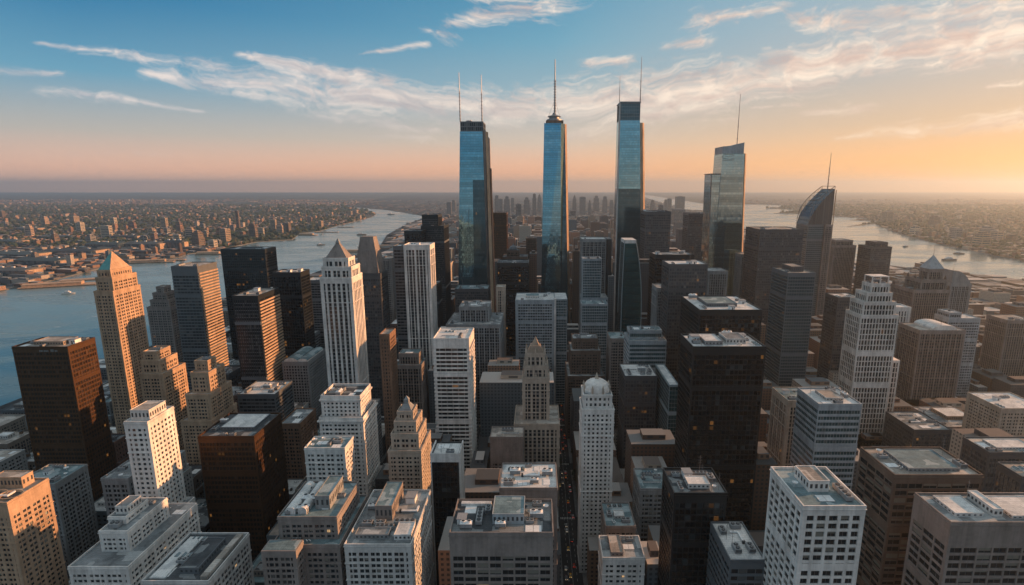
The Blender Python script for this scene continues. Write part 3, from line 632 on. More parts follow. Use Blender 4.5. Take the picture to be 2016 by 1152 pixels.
def tower(key, short, label, Y, px, st='black', D=None, yB=None, roof='grey', units=6, win=False, pent=None, name='tower', cat='building', band=None, vb=None, par=1.2, pool=None, group=None, corner=None, out=0):
    """px: tiers from the top down, each (xl, xr, y of the roof's front edge in the photograph, inset from the lowest front face)"""
    rr = random.Random(sum(map(ord, key)) * 7); units = int(units * (2.3 if Y < 420 else 1.6) + .5)
    xl, xr, yt, ins = px[0]
    if D is None: D = Y * (tana(yt) / tana(yB) - 1)
    T = []
    for (a, b_, y_, i_) in px:
        X0, Z = atY(a, y_, Y + i_); X1, _ = atY(b_, y_, Y + i_); T.append([X0, X1, Y + i_, Z])
    base = T[-1]; full = D + 2 * px[0][3]
    cx_, cy_ = (base[0] + base[1]) / 2, Y + full / 2
    root = thing(name, label, cat, (cx_, cy_, 0), group)
    wb, gb = MB(), MB(); wins = []; res = []
    W_, G_, bay, fl, pw, sh, pd, sdp, tb, cw = ST[st]
    for k, (X0, X1, Yk, Z) in enumerate(T):
        z0 = T[k + 1][3] if k + 1 < len(T) else 0.0
        i_ = Yk - Y; y0, y1 = Y + i_ - cy_, Y + full - i_ - cy_; x0, x1 = X0 - cx_, X1 - cx_
        st2 = st
        r = lattice(wb, gb, x0, x1, y0, y1, z0, Z, st2, band if k == 0 else (band if band is not None and k == len(T) - 1 and len(T) == 1 else None), corner)
        res.append((x0, x1, y0, y1, z0, Z, r))
        if win:
            nx, ny, nf, f, bx, by, zt = r; s_ = sh * f / fl; ww, wh = bx - pw, f - s_
            zs = [z0 + j * f + s_ + wh / 2 for j in range(nf)]
            wins.append((round(ww + .02, 2), round(wh + .02, 2), 0.0, [(x0 + (i + .5) * bx, y0 - .02, z) for i in range(nx) for z in zs]))
            ww2 = by - pw
            if cx_ < 0: wins.append((round(ww2 + .02, 2), round(wh + .02, 2), pi / 2, [(x1 + .02, y0 + (i + .5) * by, z) for i in range(ny) for z in zs]))
            else: wins.append((round(ww2 + .02, 2), round(wh + .02, 2), -pi / 2, [(x0 - .02, y0 + (i + .5) * by, z) for i in range(ny) for z in zs]))
    wb.build('wall', [wm(W_), wm({'white': 'grey', 'cream': 'taupe', 'taupe': 'brown'}.get(W_, 'dgrey'))], root); gb.build('glazing', gm(G_), root)
    pb_, rb = MB(), MB(); e = pd + .09
    for k, (x0, x1, y0, y1, z0, Z, r) in enumerate(res):
        if par: parapet(pb_, x0, x1, y0, y1, Z, par, .55, e + .05)
        if par and par > .4: parapet(pb_, x0, x1, y0, y1, Z - .5, .35, .3, e + .32)
        rb.box(x0 - e + .5, x1 + e - .5, y0 - e + .5, y1 + e - .5, Z, Z + .15)
    if par: pb_.build('parapet', wm(W_), root)
    rb.build('roof', ROOFS[roof], root)
    x0, x1, y0, y1, z0, Z, r = res[0]; w_, d_ = x1 - x0, y1 - y0; occ = []
    if pent:
        for (fa, fb, fc, fd, hh, wk, rk) in pent:
            a, b_, c, d = x0 + w_ * fa, x0 + w_ * fb, y0 + d_ * fc, y0 + d_ * fd
            penthouse(root, a, b_, c, d, Z + .15, hh, wk, rk); occ.append(((a + b_) / 2, (c + d) / 2, (b_ - a) / 2 + .5, (d - c) / 2 + .5))
    if units: kit(root, x0, x1, y0, y1, Z + .15, units, rr, occ=occ, **(dict(pool=pool) if pool else {}))
    if len(res) > 1 and units > 2:
        for k in range(1, len(res)):
            a, b_ = res[k], res[k - 1]
            kit(root, a[0], a[1], a[2], a[3], a[5] + .15, 3, rr, occ=[((b_[0] + b_[1]) / 2, (b_[2] + b_[3]) / 2, (b_[1] - b_[0]) / 2, (b_[3] - b_[2]) / 2)], pool=('air_unit', 'vent_pipes', 'roof_hatch'))
    if win: windows(root, wins)
    HER[key] = dict(root=root, res=res, short=short, cx=cx_, cy=cy_)
    bx = (base[0], base[1], Y, Y + full); top = min(p[2] for p in px)
    ybase = proj(cx_, Y, 0)[1]
    FOOT.append(dict(key=key, x0=base[0], x1=base[1], y0=Y, y1=Y + full, h=T[0][3], pxl=min(p[0] for p in px), pxr=max(p[1] for p in px), vb=vb if vb else top + (ybase - top) * .62))
    return HER[key]
def vault(key, fa, fb, h, wk='white', rf='teal'):
    r, t, _ = HER[key]['root'], HER[key]['res'][0], 0; b = MB(); n = 12; x0 = t[0] + (t[1] - t[0]) * fa; x1 = t[0] + (t[1] - t[0]) * fb; ya, yb = t[2] + 2, t[3] - 2; z = t[5] + .15
    P = [(x0 + (x1 - x0) * (1 - cos(pi * k / n)) / 2, z + 1.5 + h * sin(pi * k / n)) for k in range(n + 1)]
    for (a, c), (a2, c2) in zip(P, P[1:]): b.quad((a, ya, c), (a2, ya, c2), (a2, yb, c2), (a, yb, c))
    b.poly([(x0, ya, z), (x1, ya, z)] + [(a, ya, c) for a, c in reversed(P)], 1); b.quad((x0, yb, z), (x0, ya, z), (x0, ya, z + 1.5), (x0, yb, z + 1.5), 1); b.quad((x1, ya, z), (x1, yb, z), (x1, yb, z + 1.5), (x1, ya, z + 1.5), 1)
    b.build('roof_vault', [ROOFS[rf], wm(wk)], r)
def antenna(root, x, y, z0, h, r=.5, mat=None, rings=6, name='antenna'):
    b = MB(); b.cyl(x, y, z0, z0 + h * .3, r, r * .75, 8); b.cyl(x, y, z0 + h * .3, z0 + h * .62, r * .75, r * .65, 8); b.cyl(x, y, z0 + h * .62, z0 + h, r * .6, r * .4, 6)
    for k in range(rings): zz = z0 + h * (.05 + .6 * k / rings); b.cyl(x, y, zz, zz + h * .012, r * 1.5, n=8)
    return b.build(name, mat or M_STEEL, root)
# ------------------------------------------------------------------ the buildings of the photograph
def lo(h): return HER[h]['root'], HER[h]['res'][0], HER[h]['res']
# ---- nearest row
tower('a1', 'orange lit office block', 'sunlit orange punched window office block with rounded wells on its roof', 283, [(-75, 14, 992, 0)], 'punch_s', yB=945, roof='tan', units=4, win=True, band=9,
      pent=[(.1, .78, .62, .92, 7, 'sand', 'tan')])
r, t, _ = lo('a1')
for fx, rad in ((.42, 5.0), (.80, 4.6)):
    b = MB(); x = t[0] + (t[1] - t[0]) * fx; y = t[2] + (t[3] - t[2]) * .30
    b.lathe(x, y, [(rad, t[5] + .15), (rad + .5, t[5] + 1.4), (rad, t[5] + 1.4), (rad - .4, t[5] + .3)], 24, 0, 1.35, 1.0); b.cyl(x, y, t[5] + .16, t[5] + .3, rad * .93, n=24, m=1, sx=1.35); b.build('light_well', [wm('sand'), M_DARK], r)
tower('a2', 'white stepped wedding cake block', 'white stepped classical block with peach lit upper floors and low parapets', 270, [(215, 247, 1020, 22), (197, 250, 1048, 14), (137, 252, 1118, 0)], 'punch_w', D=18, roof='grey', units=5, win=True, pent=[(.15, .9, .2, .85, 5, 'white', 'dark')])
tower('a3', 'low white block under long roof', 'low cream block with a long white roof sheet and dark sunken plant', 245, [(282, 410, 1146, 0)], 'punch_p', yB=1053, roof='dark', units=3, win=True, pent=[(.45, .75, .15, .80, 3.2, 'dgrey', 'dark')])
r, t, _ = lo('a3'); b = MB(); b.box(t[0] + 2, t[0] + 10, t[2] + 2, t[3] - 3, t[5] + .15, t[5] + 1.0); b.build('roof_deck', ROOFS['white'], r)
b = MB(); b.box(t[1] - 5, t[1] - 1.5, t[2] + 1.5, t[3] - 2, t[5] + .15, t[5] + 2.2); b.build('roof_walkway', ROOFS['tan'], r)
tower('a4', 'brown stepped block', 'grey brown stepped block with two curved white roof vaults and a dark roof tower', 262, [(549, 662, 1020, 6), (536, 668, 1075, 0)], 'punch_t', yB=950, roof='teal', units=4, win=True)
r, t, rs = lo('a4')
for fx, wd, mt in ((.16, .17, 'white'), (.37, .15, 'white')):
    b = MB(); n = 10; x0 = t[0] + (t[1] - t[0]) * (fx - wd / 2); x1 = t[0] + (t[1] - t[0]) * (fx + wd / 2); ya, yb = t[2] + 3, t[3] - 5; z = t[5] + .15
    P = [(x0 + (x1 - x0) * (1 - cos(pi * k / n)) / 2, z + 2.2 + 2.2 * sin(pi * k / n)) for k in range(n + 1)]
    for (a, c), (a2, c2) in zip(P, P[1:]): b.quad((a, ya, c), (a2, ya, c2), (a2, yb, c2), (a, yb, c))
    b.poly([(x0, ya, z)] + [(x1, ya, z)] + [(a, ya, c) for a, c in reversed(P)]); b.quad((x0, yb, z), (x0, ya, z), (x0, ya, z + 2.2), (x0, yb, z + 2.2)); b.quad((x1, ya, z), (x1, yb, z), (x1, yb, z + 2.2), (x1, ya, z + 2.2))
    b.build('roof_vault', ROOFS[mt], r)
penthouse(r, t[0] + (t[1] - t[0]) * .54, t[0] + (t[1] - t[0]) * .80, t[2] + 8, t[3] - 6, t[5] + .15, 8, 'grey', 'teal')
b = MB(); x0, x1, y0, y1, z0, Z, q = rs[-1]; hh = Z - 6; b_w, b_g = MB(), MB(); lattice(b_w, b_g, x0 - .5, x0 + (x1 - x0) * .46, y0 - 9, y0 - .6, 0, hh + 10, 'punch_t'); ww_ = b_w.build('wing', wm('taupe'), r); b_g.build('wing_glazing', gm('dark'), ww_)
c = MB(); c.box(x0 - .2, x0 + (x1 - x0) * .46 - .3, y0 - 8.7, y0 - .9, hh + 10, hh + 10.2); c.build('wing_roof', ROOFS['teal'], ww_)
tower('a5', 'white gridded block with roof clutter', 'pale gridded block crowded with a tan stair tower and pipes on its roof', 258, [(680, 808, 1074, 0)], 'punch_p', yB=968, roof='grey', units=9, win=True,
      pent=[(.28, .56, .42, .92, 9, 'taupe', 'teal'), (.72, .98, .08, .30, 3, 'pale', 'white'), (.10, .62, .10, .22, 2.4, 'grey', 'grey')])
tower('a6', 'wide taupe office block', 'wide taupe slab office with a glassy blue roof house and thick parapet', 241, [(887, 1087, 1053, 0)], 'grid_t', yB=989, roof='dark', units=7, win=True, par=1.8,
      pent=[(.40, .72, .30, .88, 5.5, 'bgrey', 'teal')])
r, t, _ = lo('a6'); b = MB(); b.box(t[0] + 2, t[0] + (t[1] - t[0]) * .36, t[3] - 4, t[3] - 1.5, t[5] + .15, t[5] + 1.8); b.build('roof_bench', ROOFS['white'], r)
tower('a7', 'blank tan block', 'blank tan walled block with a crowded white roof', 300, [(985, 1096, 963, 0)], 'punch_t', yB=915, roof='white', units=11, band=40, pool=('air_unit', 'duct', 'roof_hatch', 'skylight', 'cooling_tower'))
tower('a8', 'narrow black slab in pale frame', 'narrow black fronted slab framed by pale side walls', 335, [(851, 902, 897, 0)], 'black', yB=873, roof='white', units=2, par=1.0)
r, t, _ = lo('a8'); b = MB(); e = 1.0
for (a, c) in ((t[0] - 1.2, t[0] - .42), (t[1] + .42, t[1] + 1.2)): b.box(a, c, t[2] - .9, t[3] + .6, 0, t[5] + 2.2)
b.box(t[0] - .41, t[1] + .41, t[2] - .88, t[2] - .46, t[5] - 4.5, t[5] + 2.0); b.build('side_wall', wm('pale'), r)
tower('a9', 'beige art deco tower', 'beige art deco tower with narrow ribs, setbacks and a sunlit side', 372, [(783, 812, 812, 11), (777, 818, 832, 7), (771, 823, 856, 4), (765, 828, 890, 0)], 'punch_c', D=13, units=1, vb=1000, roof='tan')
r, t, _ = lo('a9'); b = MB(); z = t[5]; cxx, cyy = (t[0] + t[1]) / 2, (t[2] + t[3]) / 2
b.frus(t[0] + .6, t[1] - .6, t[2] + .6, t[3] - .6, z, cxx - 2.2, cxx + 2.2, cyy - 2.2, cyy + 2.2, z + 5); b.box(cxx - 1.8, cxx + 1.8, cyy - 1.8, cyy + 1.8, z + 5, z + 8); b.frus(cxx - 2, cxx + 2, cyy - 2, cyy + 2, z + 8, cxx - .1, cxx + .1, cyy - .1, cyy + .1, z + 11); b.build('crown', wm('grey'), r)
tower('a10', 'small white punched block', 'small square white block with rows of tiny windows and green grey roof', 351, [(601, 678, 884, 0)], 'punch_w', yB=862, roof='teal', units=6, win=True, vb=945)
tower('a11', 'white classical bank tower', 'white classical tower with arched loggia top, cornices and sunlit side', 400, [(633, 708, 783, 4), (630, 714, 826, 0)], 'punch_w', D=26, roof='dark', units=2, win=True, vb=960, par=2.0)
r, t, rs = lo('a11'); b = MB(); b.box(t[0] - 1.6, t[1] + 1.6, t[2] - 1.6, t[3] + 1.6, t[5] - 2.4, t[5] - 1.2); b.box(rs[1][0] - 1.8, rs[1][1] + 1.8, rs[1][2] - 1.8, rs[1][3] + 1.8, rs[1][5] - 1.6, rs[1][5] - .6); b.build('cornice', wm('white'), r)
tower('a12', 'low blank beige block', 'low blank beige walled block beside the pointed gothic tower', 438, [(966, 1029, 862, 0)], 'punch_t', D=20, roof='tan', units=4, band=60, vb=915)
tower('a13', 'pointed gothic tower', 'pointed tan gothic tower with pinnacles catching the sun', 470, [(1036, 1072, 697, 6), (1033, 1077, 722, 4), (1030, 1080, 745, 2), (1014, 1100, 836, -8)], 'creamrib', D=14, units=0, roof='tan', vb=930, band=3)
r, t, rs = lo('a13'); b = MB(); cxx, cyy = (t[0] + t[1]) / 2, (t[2] + t[3]) / 2; z = t[5]; w_ = (t[1] - t[0]) / 2
b.frus(t[0] + .8, t[1] - .8, t[2] + .8, t[3] - .8, z, cxx - w_ * .55, cxx + w_ * .55, cyy - w_ * .55, cyy + w_ * .55, z + 7); b.frus(cxx - w_ * .4, cxx + w_ * .4, cyy - w_ * .4, cyy + w_ * .4, z + 7, cxx - .2, cxx + .2, cyy - .2, cyy + .2, z + 15)
b.build('spire', wm('tan'), r)
for k, q in enumerate(rs[:3]):
    for sx in (q[0], (q[0] + q[1]) / 2, q[1]):
        for sy in (q[2], q[3]):
            b = MB(); b.box(sx - .7, sx + .7, sy - .7, sy + .7, q[5] - 3, q[5] + 2.2); b.frus(sx - .8, sx + .8, sy - .8, sy + .8, q[5] + 2.2, sx - .05, sx + .05, sy - .05, sy + .05, q[5] + 6); b.build('pinnacle', wm('cream'), r)
tower('a14', 'white domed tower', 'slender white tower with a scalloped dome crown and lit finial', 372, [(1150, 1204, 778, 1.5), (1147, 1208, 806, 0)], 'punch_w', D=19, units=0, roof='grey', win=True, vb=1015, par=.6, band=2)
r, t, rs = lo('a14'); cxx, cyy = (t[0] + t[1]) / 2, (t[2] + t[3]) / 2; z = t[5]; rad = (t[1] - t[0]) / 2
b = MB(); b.lathe(cxx, cyy, [(rad * 1.02, z), (rad * 1.04, z + 2), (rad * .97, z + 4.2), (rad * .8, z + 6.6), (rad * .55, z + 8.4), (rad * .25, z + 9.4), (.1, z + 9.8)], 12, 0, 1.0, .95); b.build('dome', wm('white'), r)
for k in range(8):
    a = k * pi / 4 + pi / 8; x, y = cxx + cos(a) * rad * 1.0, cyy + sin(a) * rad * .95
    b = MB(); b.box(x - .7, x + .7, y - .7, y + .7, z, z + 4.5); b.frus(x - .8, x + .8, y - .8, y + .8, z + 4.5, x - .1, x + .1, y - .1, y + .1, z + 7); b.build('pinnacle', wm('cream'), r)
b = MB(); b.frus(cxx - 1.6, cxx + 1.6, cyy - 1.6, cyy + 1.6, z + 9, cxx - .1, cxx + .1, cyy - .1, cyy + .1, z + 14.5); b.build('finial', wm('cream'), r)
tower('a15', 'tan box with teal roof', 'tan stone box with a sunken teal roof, behind the small white block', 318, [(1194, 1250, 1038, 0)], 'punch_t', yB=992, roof='teal', units=2, vb=1060, pent=[(.35, .7, .35, .6, 1.6, 'pale', 'white')])
tower('a16', 'small white block', 'small white block with square windows and grey roof', 284, [(1188, 1268, 1100, 0)], 'punch_w', yB=1058, roof='grey', units=4, win=True, pent=[(.2, .5, .1, .95, 2.2, 'taupe', 'tan')])
tower('a17', 'grey residential block', 'dull grey brown residential block with a few lit windows', 356, [(1262, 1320, 964, 0)], 'punch_g', D=28, roof='teal', units=5, win=True)
tower('a18', 'black tower with cream rim', 'glossy black tower with a cream rimmed roof and two lit floors', 262, [(1328, 1430, 974, 0)], 'black', yB=925, roof='dark', units=8, par=1.4, pent=[(.32, .74, .22, .55, 2.4, 'pale', 'white')])
tower('a19', 'dark block with white roof', 'dark banded block with shiny white roof sheets and ducts', 230, [(1438, 1506, 1106, 0)], 'darkstripe', yB=1031, roof='white', units=8)
tower('a20', 'white square windowed tower', 'white tower with big square windows and a pale roof cube', 201, [(1583, 1700, 1000, 0)], 'grid_w', yB=925, roof='teal', units=5, win=True, par=1.4, pent=[(.30, .66, .38, .80, 5, 'white', 'tan')])
tower('a21', 'big brown office with glass roof', 'big brown office with dark strip windows and a sunken glass roof', 254, [(1762, 1933, 938, 0)], 'grid_b', yB=884, roof='tan', units=8, win=True, pent=[(.22, .82, .15, .86, 1.6, 'grey', 'teal')])
tower('a22', 'brown topped corner office', 'corner office with a thick taupe top band and pale roof decks', 216, [(1873, 2110, 1031, 0)], 'grid_t', yB=975, roof='grey', units=3, win=True, pent=[(.10, .34, .22, .85, 1.5, 'pale', 'white'), (.42, .50, .22, .9, 3.5, 'white', 'white'), (.56, .95, .15, .85, 1.2, 'pale', 'white')])
tower('a23', 'brown slab at the edge', 'brown slab with a pale rim and light roof patch', 352, [(1948, 2085, 893, 0)], 'dbrown', yB=863, roof='tan', units=7, pent=[(.2, .75, .25, .8, 1.2, 'pale', 'white')])
tower('a24', 'small dark brown slab', 'small dark brown slab with cream edged roof, half out of view', 300, [(2012, 2110, 941, 0)], 'dbrown', yB=913, roof='tan', units=3)
tower('a25', 'teal banded glass office', 'teal glass office with pale horizontal bands', 361, [(1612, 1696, 798, 0)], 'tealstripe', yB=766, roof='white', units=4, vb=960, pent=[(.3, .72, .25, .75, 2, 'pale', 'tan')])
tower('a26', 'giant black tower', 'giant black tower with scattered orange lit floors and pale roof rim', 369, [(1365, 1507, 686, 0)], 'black', yB=661, roof='white', units=9, vb=1030, par=1.6, pent=[(.2, .45, .2, .8, 3, 'grey', 'white'), (.52, .8, .3, .8, 4, 'pale', 'grey')])
tower('a27', 'wide dark tower', 'wide dark tower with a square roof well and cooling plant', 490, [(1378, 1500, 612, 0)], 'black', yB=584, roof='white', units=5, vb=655, pent=[(.2, .7, .25, .75, 3, 'dgrey', 'teal')])
tower('a28', 'dark slab with amber windows', 'tall dark slab with a column of amber lit windows', 621, [(1552, 1606, 539, 0)], 'smokestripe', yB=528, roof='tan', units=2, vb=765, pent=[(.3, .75, .3, .9, 6, 'dbrown', 'tan')])
tower('a29', 'dark round cornered slab', 'dark brown slab with a pale roof, between the amber windowed slab and white lattice tower', 701, [(1650, 1696, 587, 0)], 'dbrown', yB=578, roof='tan', units=3, vb=735)
tower('a30', 'white lattice tower', 'tall white lattice ribbed tower with a broken stepped crown', 575, [(1716, 1751, 560, 6), (1708, 1756, 578, 3.5), (1701, 1763, 596, 1.5), (1695, 1768, 622, 0)], 'lattice', D=16, roof='white', units=3, vb=872, pool=('air_unit', 'duct', 'cooling_tower'))
r, t, rs = lo('a30'); q = rs[-1]; wq, gq = MB(), MB(); zz_ = atY(1765, 706, 585)[1]; lattice(wq, gq, q[1] + .8, q[1] + 11, q[2] + 4, q[3] - 1, 0, zz_, 'lattice'); k = wq.build('side_wing', wm('white'), r); gq.build('wing_glazing', gm('dark'), k); m = MB(); m.cyl(q[1] + 5.8, (q[2] + q[3]) / 2, zz_, zz_ + 2.5, 4.6, 4, 16); m.build('wing_roof', wm('white'), k)
r, t, _ = lo('a30'); b = MB()
for x in (t[0] + 1, (t[0] + t[1]) / 2, t[1] - 1):
    for y in (t[2] + 1, t[3] - 1): b.box(x - .5, x + .5, y - .5, y + .5, t[5], t[5] + 8)
b.box(t[0] + .5, t[1] - .5, t[2] + .5, t[3] - .5, t[5] + 8, t[5] + 9); b.build('crown_frame', wm('white'), r)
tower('a31', 'olive windowed block', 'olive brown block with gold lit tall windows, behind the teal glass office', 430, [(1553, 1640, 791, 0)], 'creamrib', yB=765, roof='teal', units=3, vb=880)
tower('a32', 'brown fluted round tower', 'brown fluted tower with curved pale roof hood', 634, [(1812, 1900, 652, 0)], 'brownrib', D=38, roof='tan', units=1, vb=800)
vault('a32', .3, .85, 5, 'white', 'white')
tower('a33', 'blue pyramid topped tower', 'broad brown ribbed tower with a steep blue grey pyramid roof', 760, [(1829, 1857, 531, 16), (1815, 1864, 552, 8), (1800, 1870, 572, 0)], 'brownrib', D=18, roof='dark', units=0, vb=760)
r, t, rs = lo('a33'); b = MB(); cxx, cyy = (t[0] + t[1]) / 2, (t[2] + t[3]) / 2; z = t[5] + 1.2; b.frus(t[0] - 1, t[1] + 1, t[2] - 1, t[3] + 1, z, cxx - .3, cxx + .3, cyy - .3, cyy + .3, z + 19); b.build('pyramid_roof', wm('bgrey'), r); antenna(r, cxx, cyy, z + 18, 12, .35)
for q in rs[1:]:
    for sx in (q[0] + 1.5, q[1] - 1.5):
        for k in range(3):
            y = q[2] + 1.5 + k * (q[3] - q[2] - 3) / 2; b = MB(); b.frus(sx - 1.6, sx + 1.6, y - 1.6, y + 1.6, q[5], sx - .2, sx + .2, y - .2, y + .2, q[5] + 7); b.build('pinnacle', wm('brown'), r)
tower('a34', 'round crowned grey tower', 'pale grey ribbed tower with a rounded sloping crown', 900, [(1873, 1912, 560, 0)], 'greyrib', D=36, roof='grey', units=0, vb=640)
r, t, _ = lo('a34'); b = MB(); n = 10; P = [(t[0] + (t[1] - t[0]) * (k / n), t[5] + 24 * (1 - (k / n) ** 2.4)) for k in range(n + 1)]
b.poly([(x, t[2], z) for x, z in [(t[0], t[5]), (t[1], t[5] - .1)] + P[::-1]]); b.poly([(x, t[3], z) for x, z in P + [(t[1], t[5] - .1), (t[0], t[5])]])
for (a, c), (a2, c2) in zip(P, P[1:]): b.quad((a, t[2], c), (a2, t[2], c2), (a2, t[3], c2), (a, t[3], c))
b.quad((t[0], t[3], t[5]), (t[0], t[2], t[5]), (t[0], t[2], P[0][1]), (t[0], t[3], P[0][1])); b.build('curved_crown', wm('grey'), r); antenna(r, t[0] + 4, t[2] + 5, t[5] + 22, 16, .3)
tower('a35', 'pale twin slab', 'pale twin slab with dark glass centre strips, beside the brown fluted tower', 700, [(1870, 1893, 617, 2), (1868, 1930, 628, 0)], 'palegrid', D=22, roof='white', units=2, vb=700)
tower('a36', 'lone dark brown tower', 'lone dark brown tower standing against the bright river', 1100, [(1724, 1748, 478, 6), (1716, 1756, 487, 0)], 'dbrown', D=34, roof='dark', units=0, vb=555)
tower('a37', 'grey shouldered tower', 'grey brown tower with a stepped shoulder beside the bright river', 1150, [(1646, 1679, 474, 5), (1643, 1685, 484, 0)], 'brownrib', D=36, roof='grey', units=0, vb=570)
tower('a39', 'big dark box tower', 'big dark box tower with a flat pale rimmed roof', 800, [(1497, 1582, 453, 0)], 'dbrown', D=55, roof='tan', units=4, vb=640)
# ---- sail shaped tower
X0, Z0 = atY(1592, 436, 1000); X1, Z1 = atY(1644, 372, 1000); xb0, _ = atY(1590, 560, 1000); xb1, _ = atY(1640, 560, 1000)
cx_ = (X0 + X1) / 2; D_ = 46
def sail():
    r = thing('tower', 'dark sail topped tower with a curved open frame crown and mast', 'skyscraper', (cx_, 1000 + D_ / 2, 0)); w_ = (X1 - X0) / 2; a, c = -D_ / 2, D_ / 2
    wb, gb = MB(), MB(); lattice(wb, gb, -w_, w_ * .40, a, c, 0, Z0 - 6, 'darkstripe'); wb2, gb2 = MB(), MB(); lattice(wb2, gb2, w_ * .40 + .6, w_, a - 3, c, 0, Z0 - 6, 'brownrib')
    wb.build('wall', wm('dgrey'), r); gb.build('glazing', gm('bluedark'), r); s = wb2.build('side_wing', wm('taupe'), r); gb2.build('wing_glazing', gm('dark'), s)
    n = 12; P = [(-w_ + 2 * w_ * k / n, Z0 - 6 + (Z1 - Z0 + 6) * (k / n) ** .62) for k in range(n + 1)]; m = MB()
    m.poly([(x, a, z) for x, z in [(-w_, Z0 - 6.02), (w_, Z0 - 6)] + P[::-1][:-1]]); m.poly([(x, c, z) for x, z in P + [(w_, Z0 - 6)]])
    for (x, z), (x2, z2) in zip(P, P[1:]): m.quad((x, a, z), (x2, a, z2), (x2, c, z2), (x, c, z))
    m.quad((w_, a, Z0 - 6), (w_, c, Z0 - 6), (w_, c, Z1), (w_, a, Z1)); m.build('sail_crown', gm('smoke'), r)
    m = MB()
    for y in (a, c):
        Q = [(-w_ + 2 * w_ * k / n, Z0 + 2 + (Z1 - Z0 + 3) * (k / n) ** .5) for k in range(n + 1)]
        for (x, z), (x2, z2) in zip(Q, Q[1:]): m.bar((x, y, z), (x2, y, z2), .7)
        for k in range(0, n + 1, 2): m.bar((Q[k][0], y, Q[k][1]), (P[k][0], y, P[k][1]), .45); m.bar((Q[k][0], a, Q[k][1]), (Q[k][0], c, Q[k][1]), .4)
    m.build('crown_frame', wm('dgrey'), r); antenna(r, w_ - 1.5, 0, Z1, 66, 1.0)
    m = MB(); m.box(w_ + .7, w_ + 1.6, a - 3.5, a - 2, 20, Z1 - 2); m.build('edge_fin', wm('sand'), r)
    FOOT.append(dict(key='a38', x0=cx_ - w_ - 3, x1=cx_ + w_ + 3, y0=995, y1=1000 + D_, h=Z0, pxl=1590, pxr=1645, vb=565)); HER['a38'] = dict(short='sail topped tower', cx=cx_, cy=1020, root=r)
sail()
# ---- glass supertalls
def slab_glass(r, b0, b1, zs, m, name='glazing', nu=18):
    """b0, b1: base and top rectangles (x0, x1, y0, y1)"""
    g = MB(); h = zs[1] - zs[0]; g.frus(*b0, zs[0], *b1, zs[1], 0, nu=nu, nh=h / 4.1); return g.build(name, gm(m), r)
def wedge(r, p, q, w_, z0, z1, wk='sand', name='sun_catch_wedge'):  # added edge wedge, angled so the tower's edge catches the sun and glows
    m = MB(); i = 0; m.v = [(p[0], p[1], z0), (p[0] + w_, p[1] + w_ * 1.15, z0), (p[0], p[1] + w_ * 1.15, z0), (q[0], q[1], z1), (q[0] + w_ * .8, q[1] + w_, z1), (q[0], q[1] + w_, z1)]
    m.f = [(0, 1, 4, 3), (1, 2, 5, 4), (2, 0, 3, 5), (3, 4, 5)]; m.m = [0] * 4; m.uv = [(0, 0)] * 15; return m.build(name, wm(wk), r)
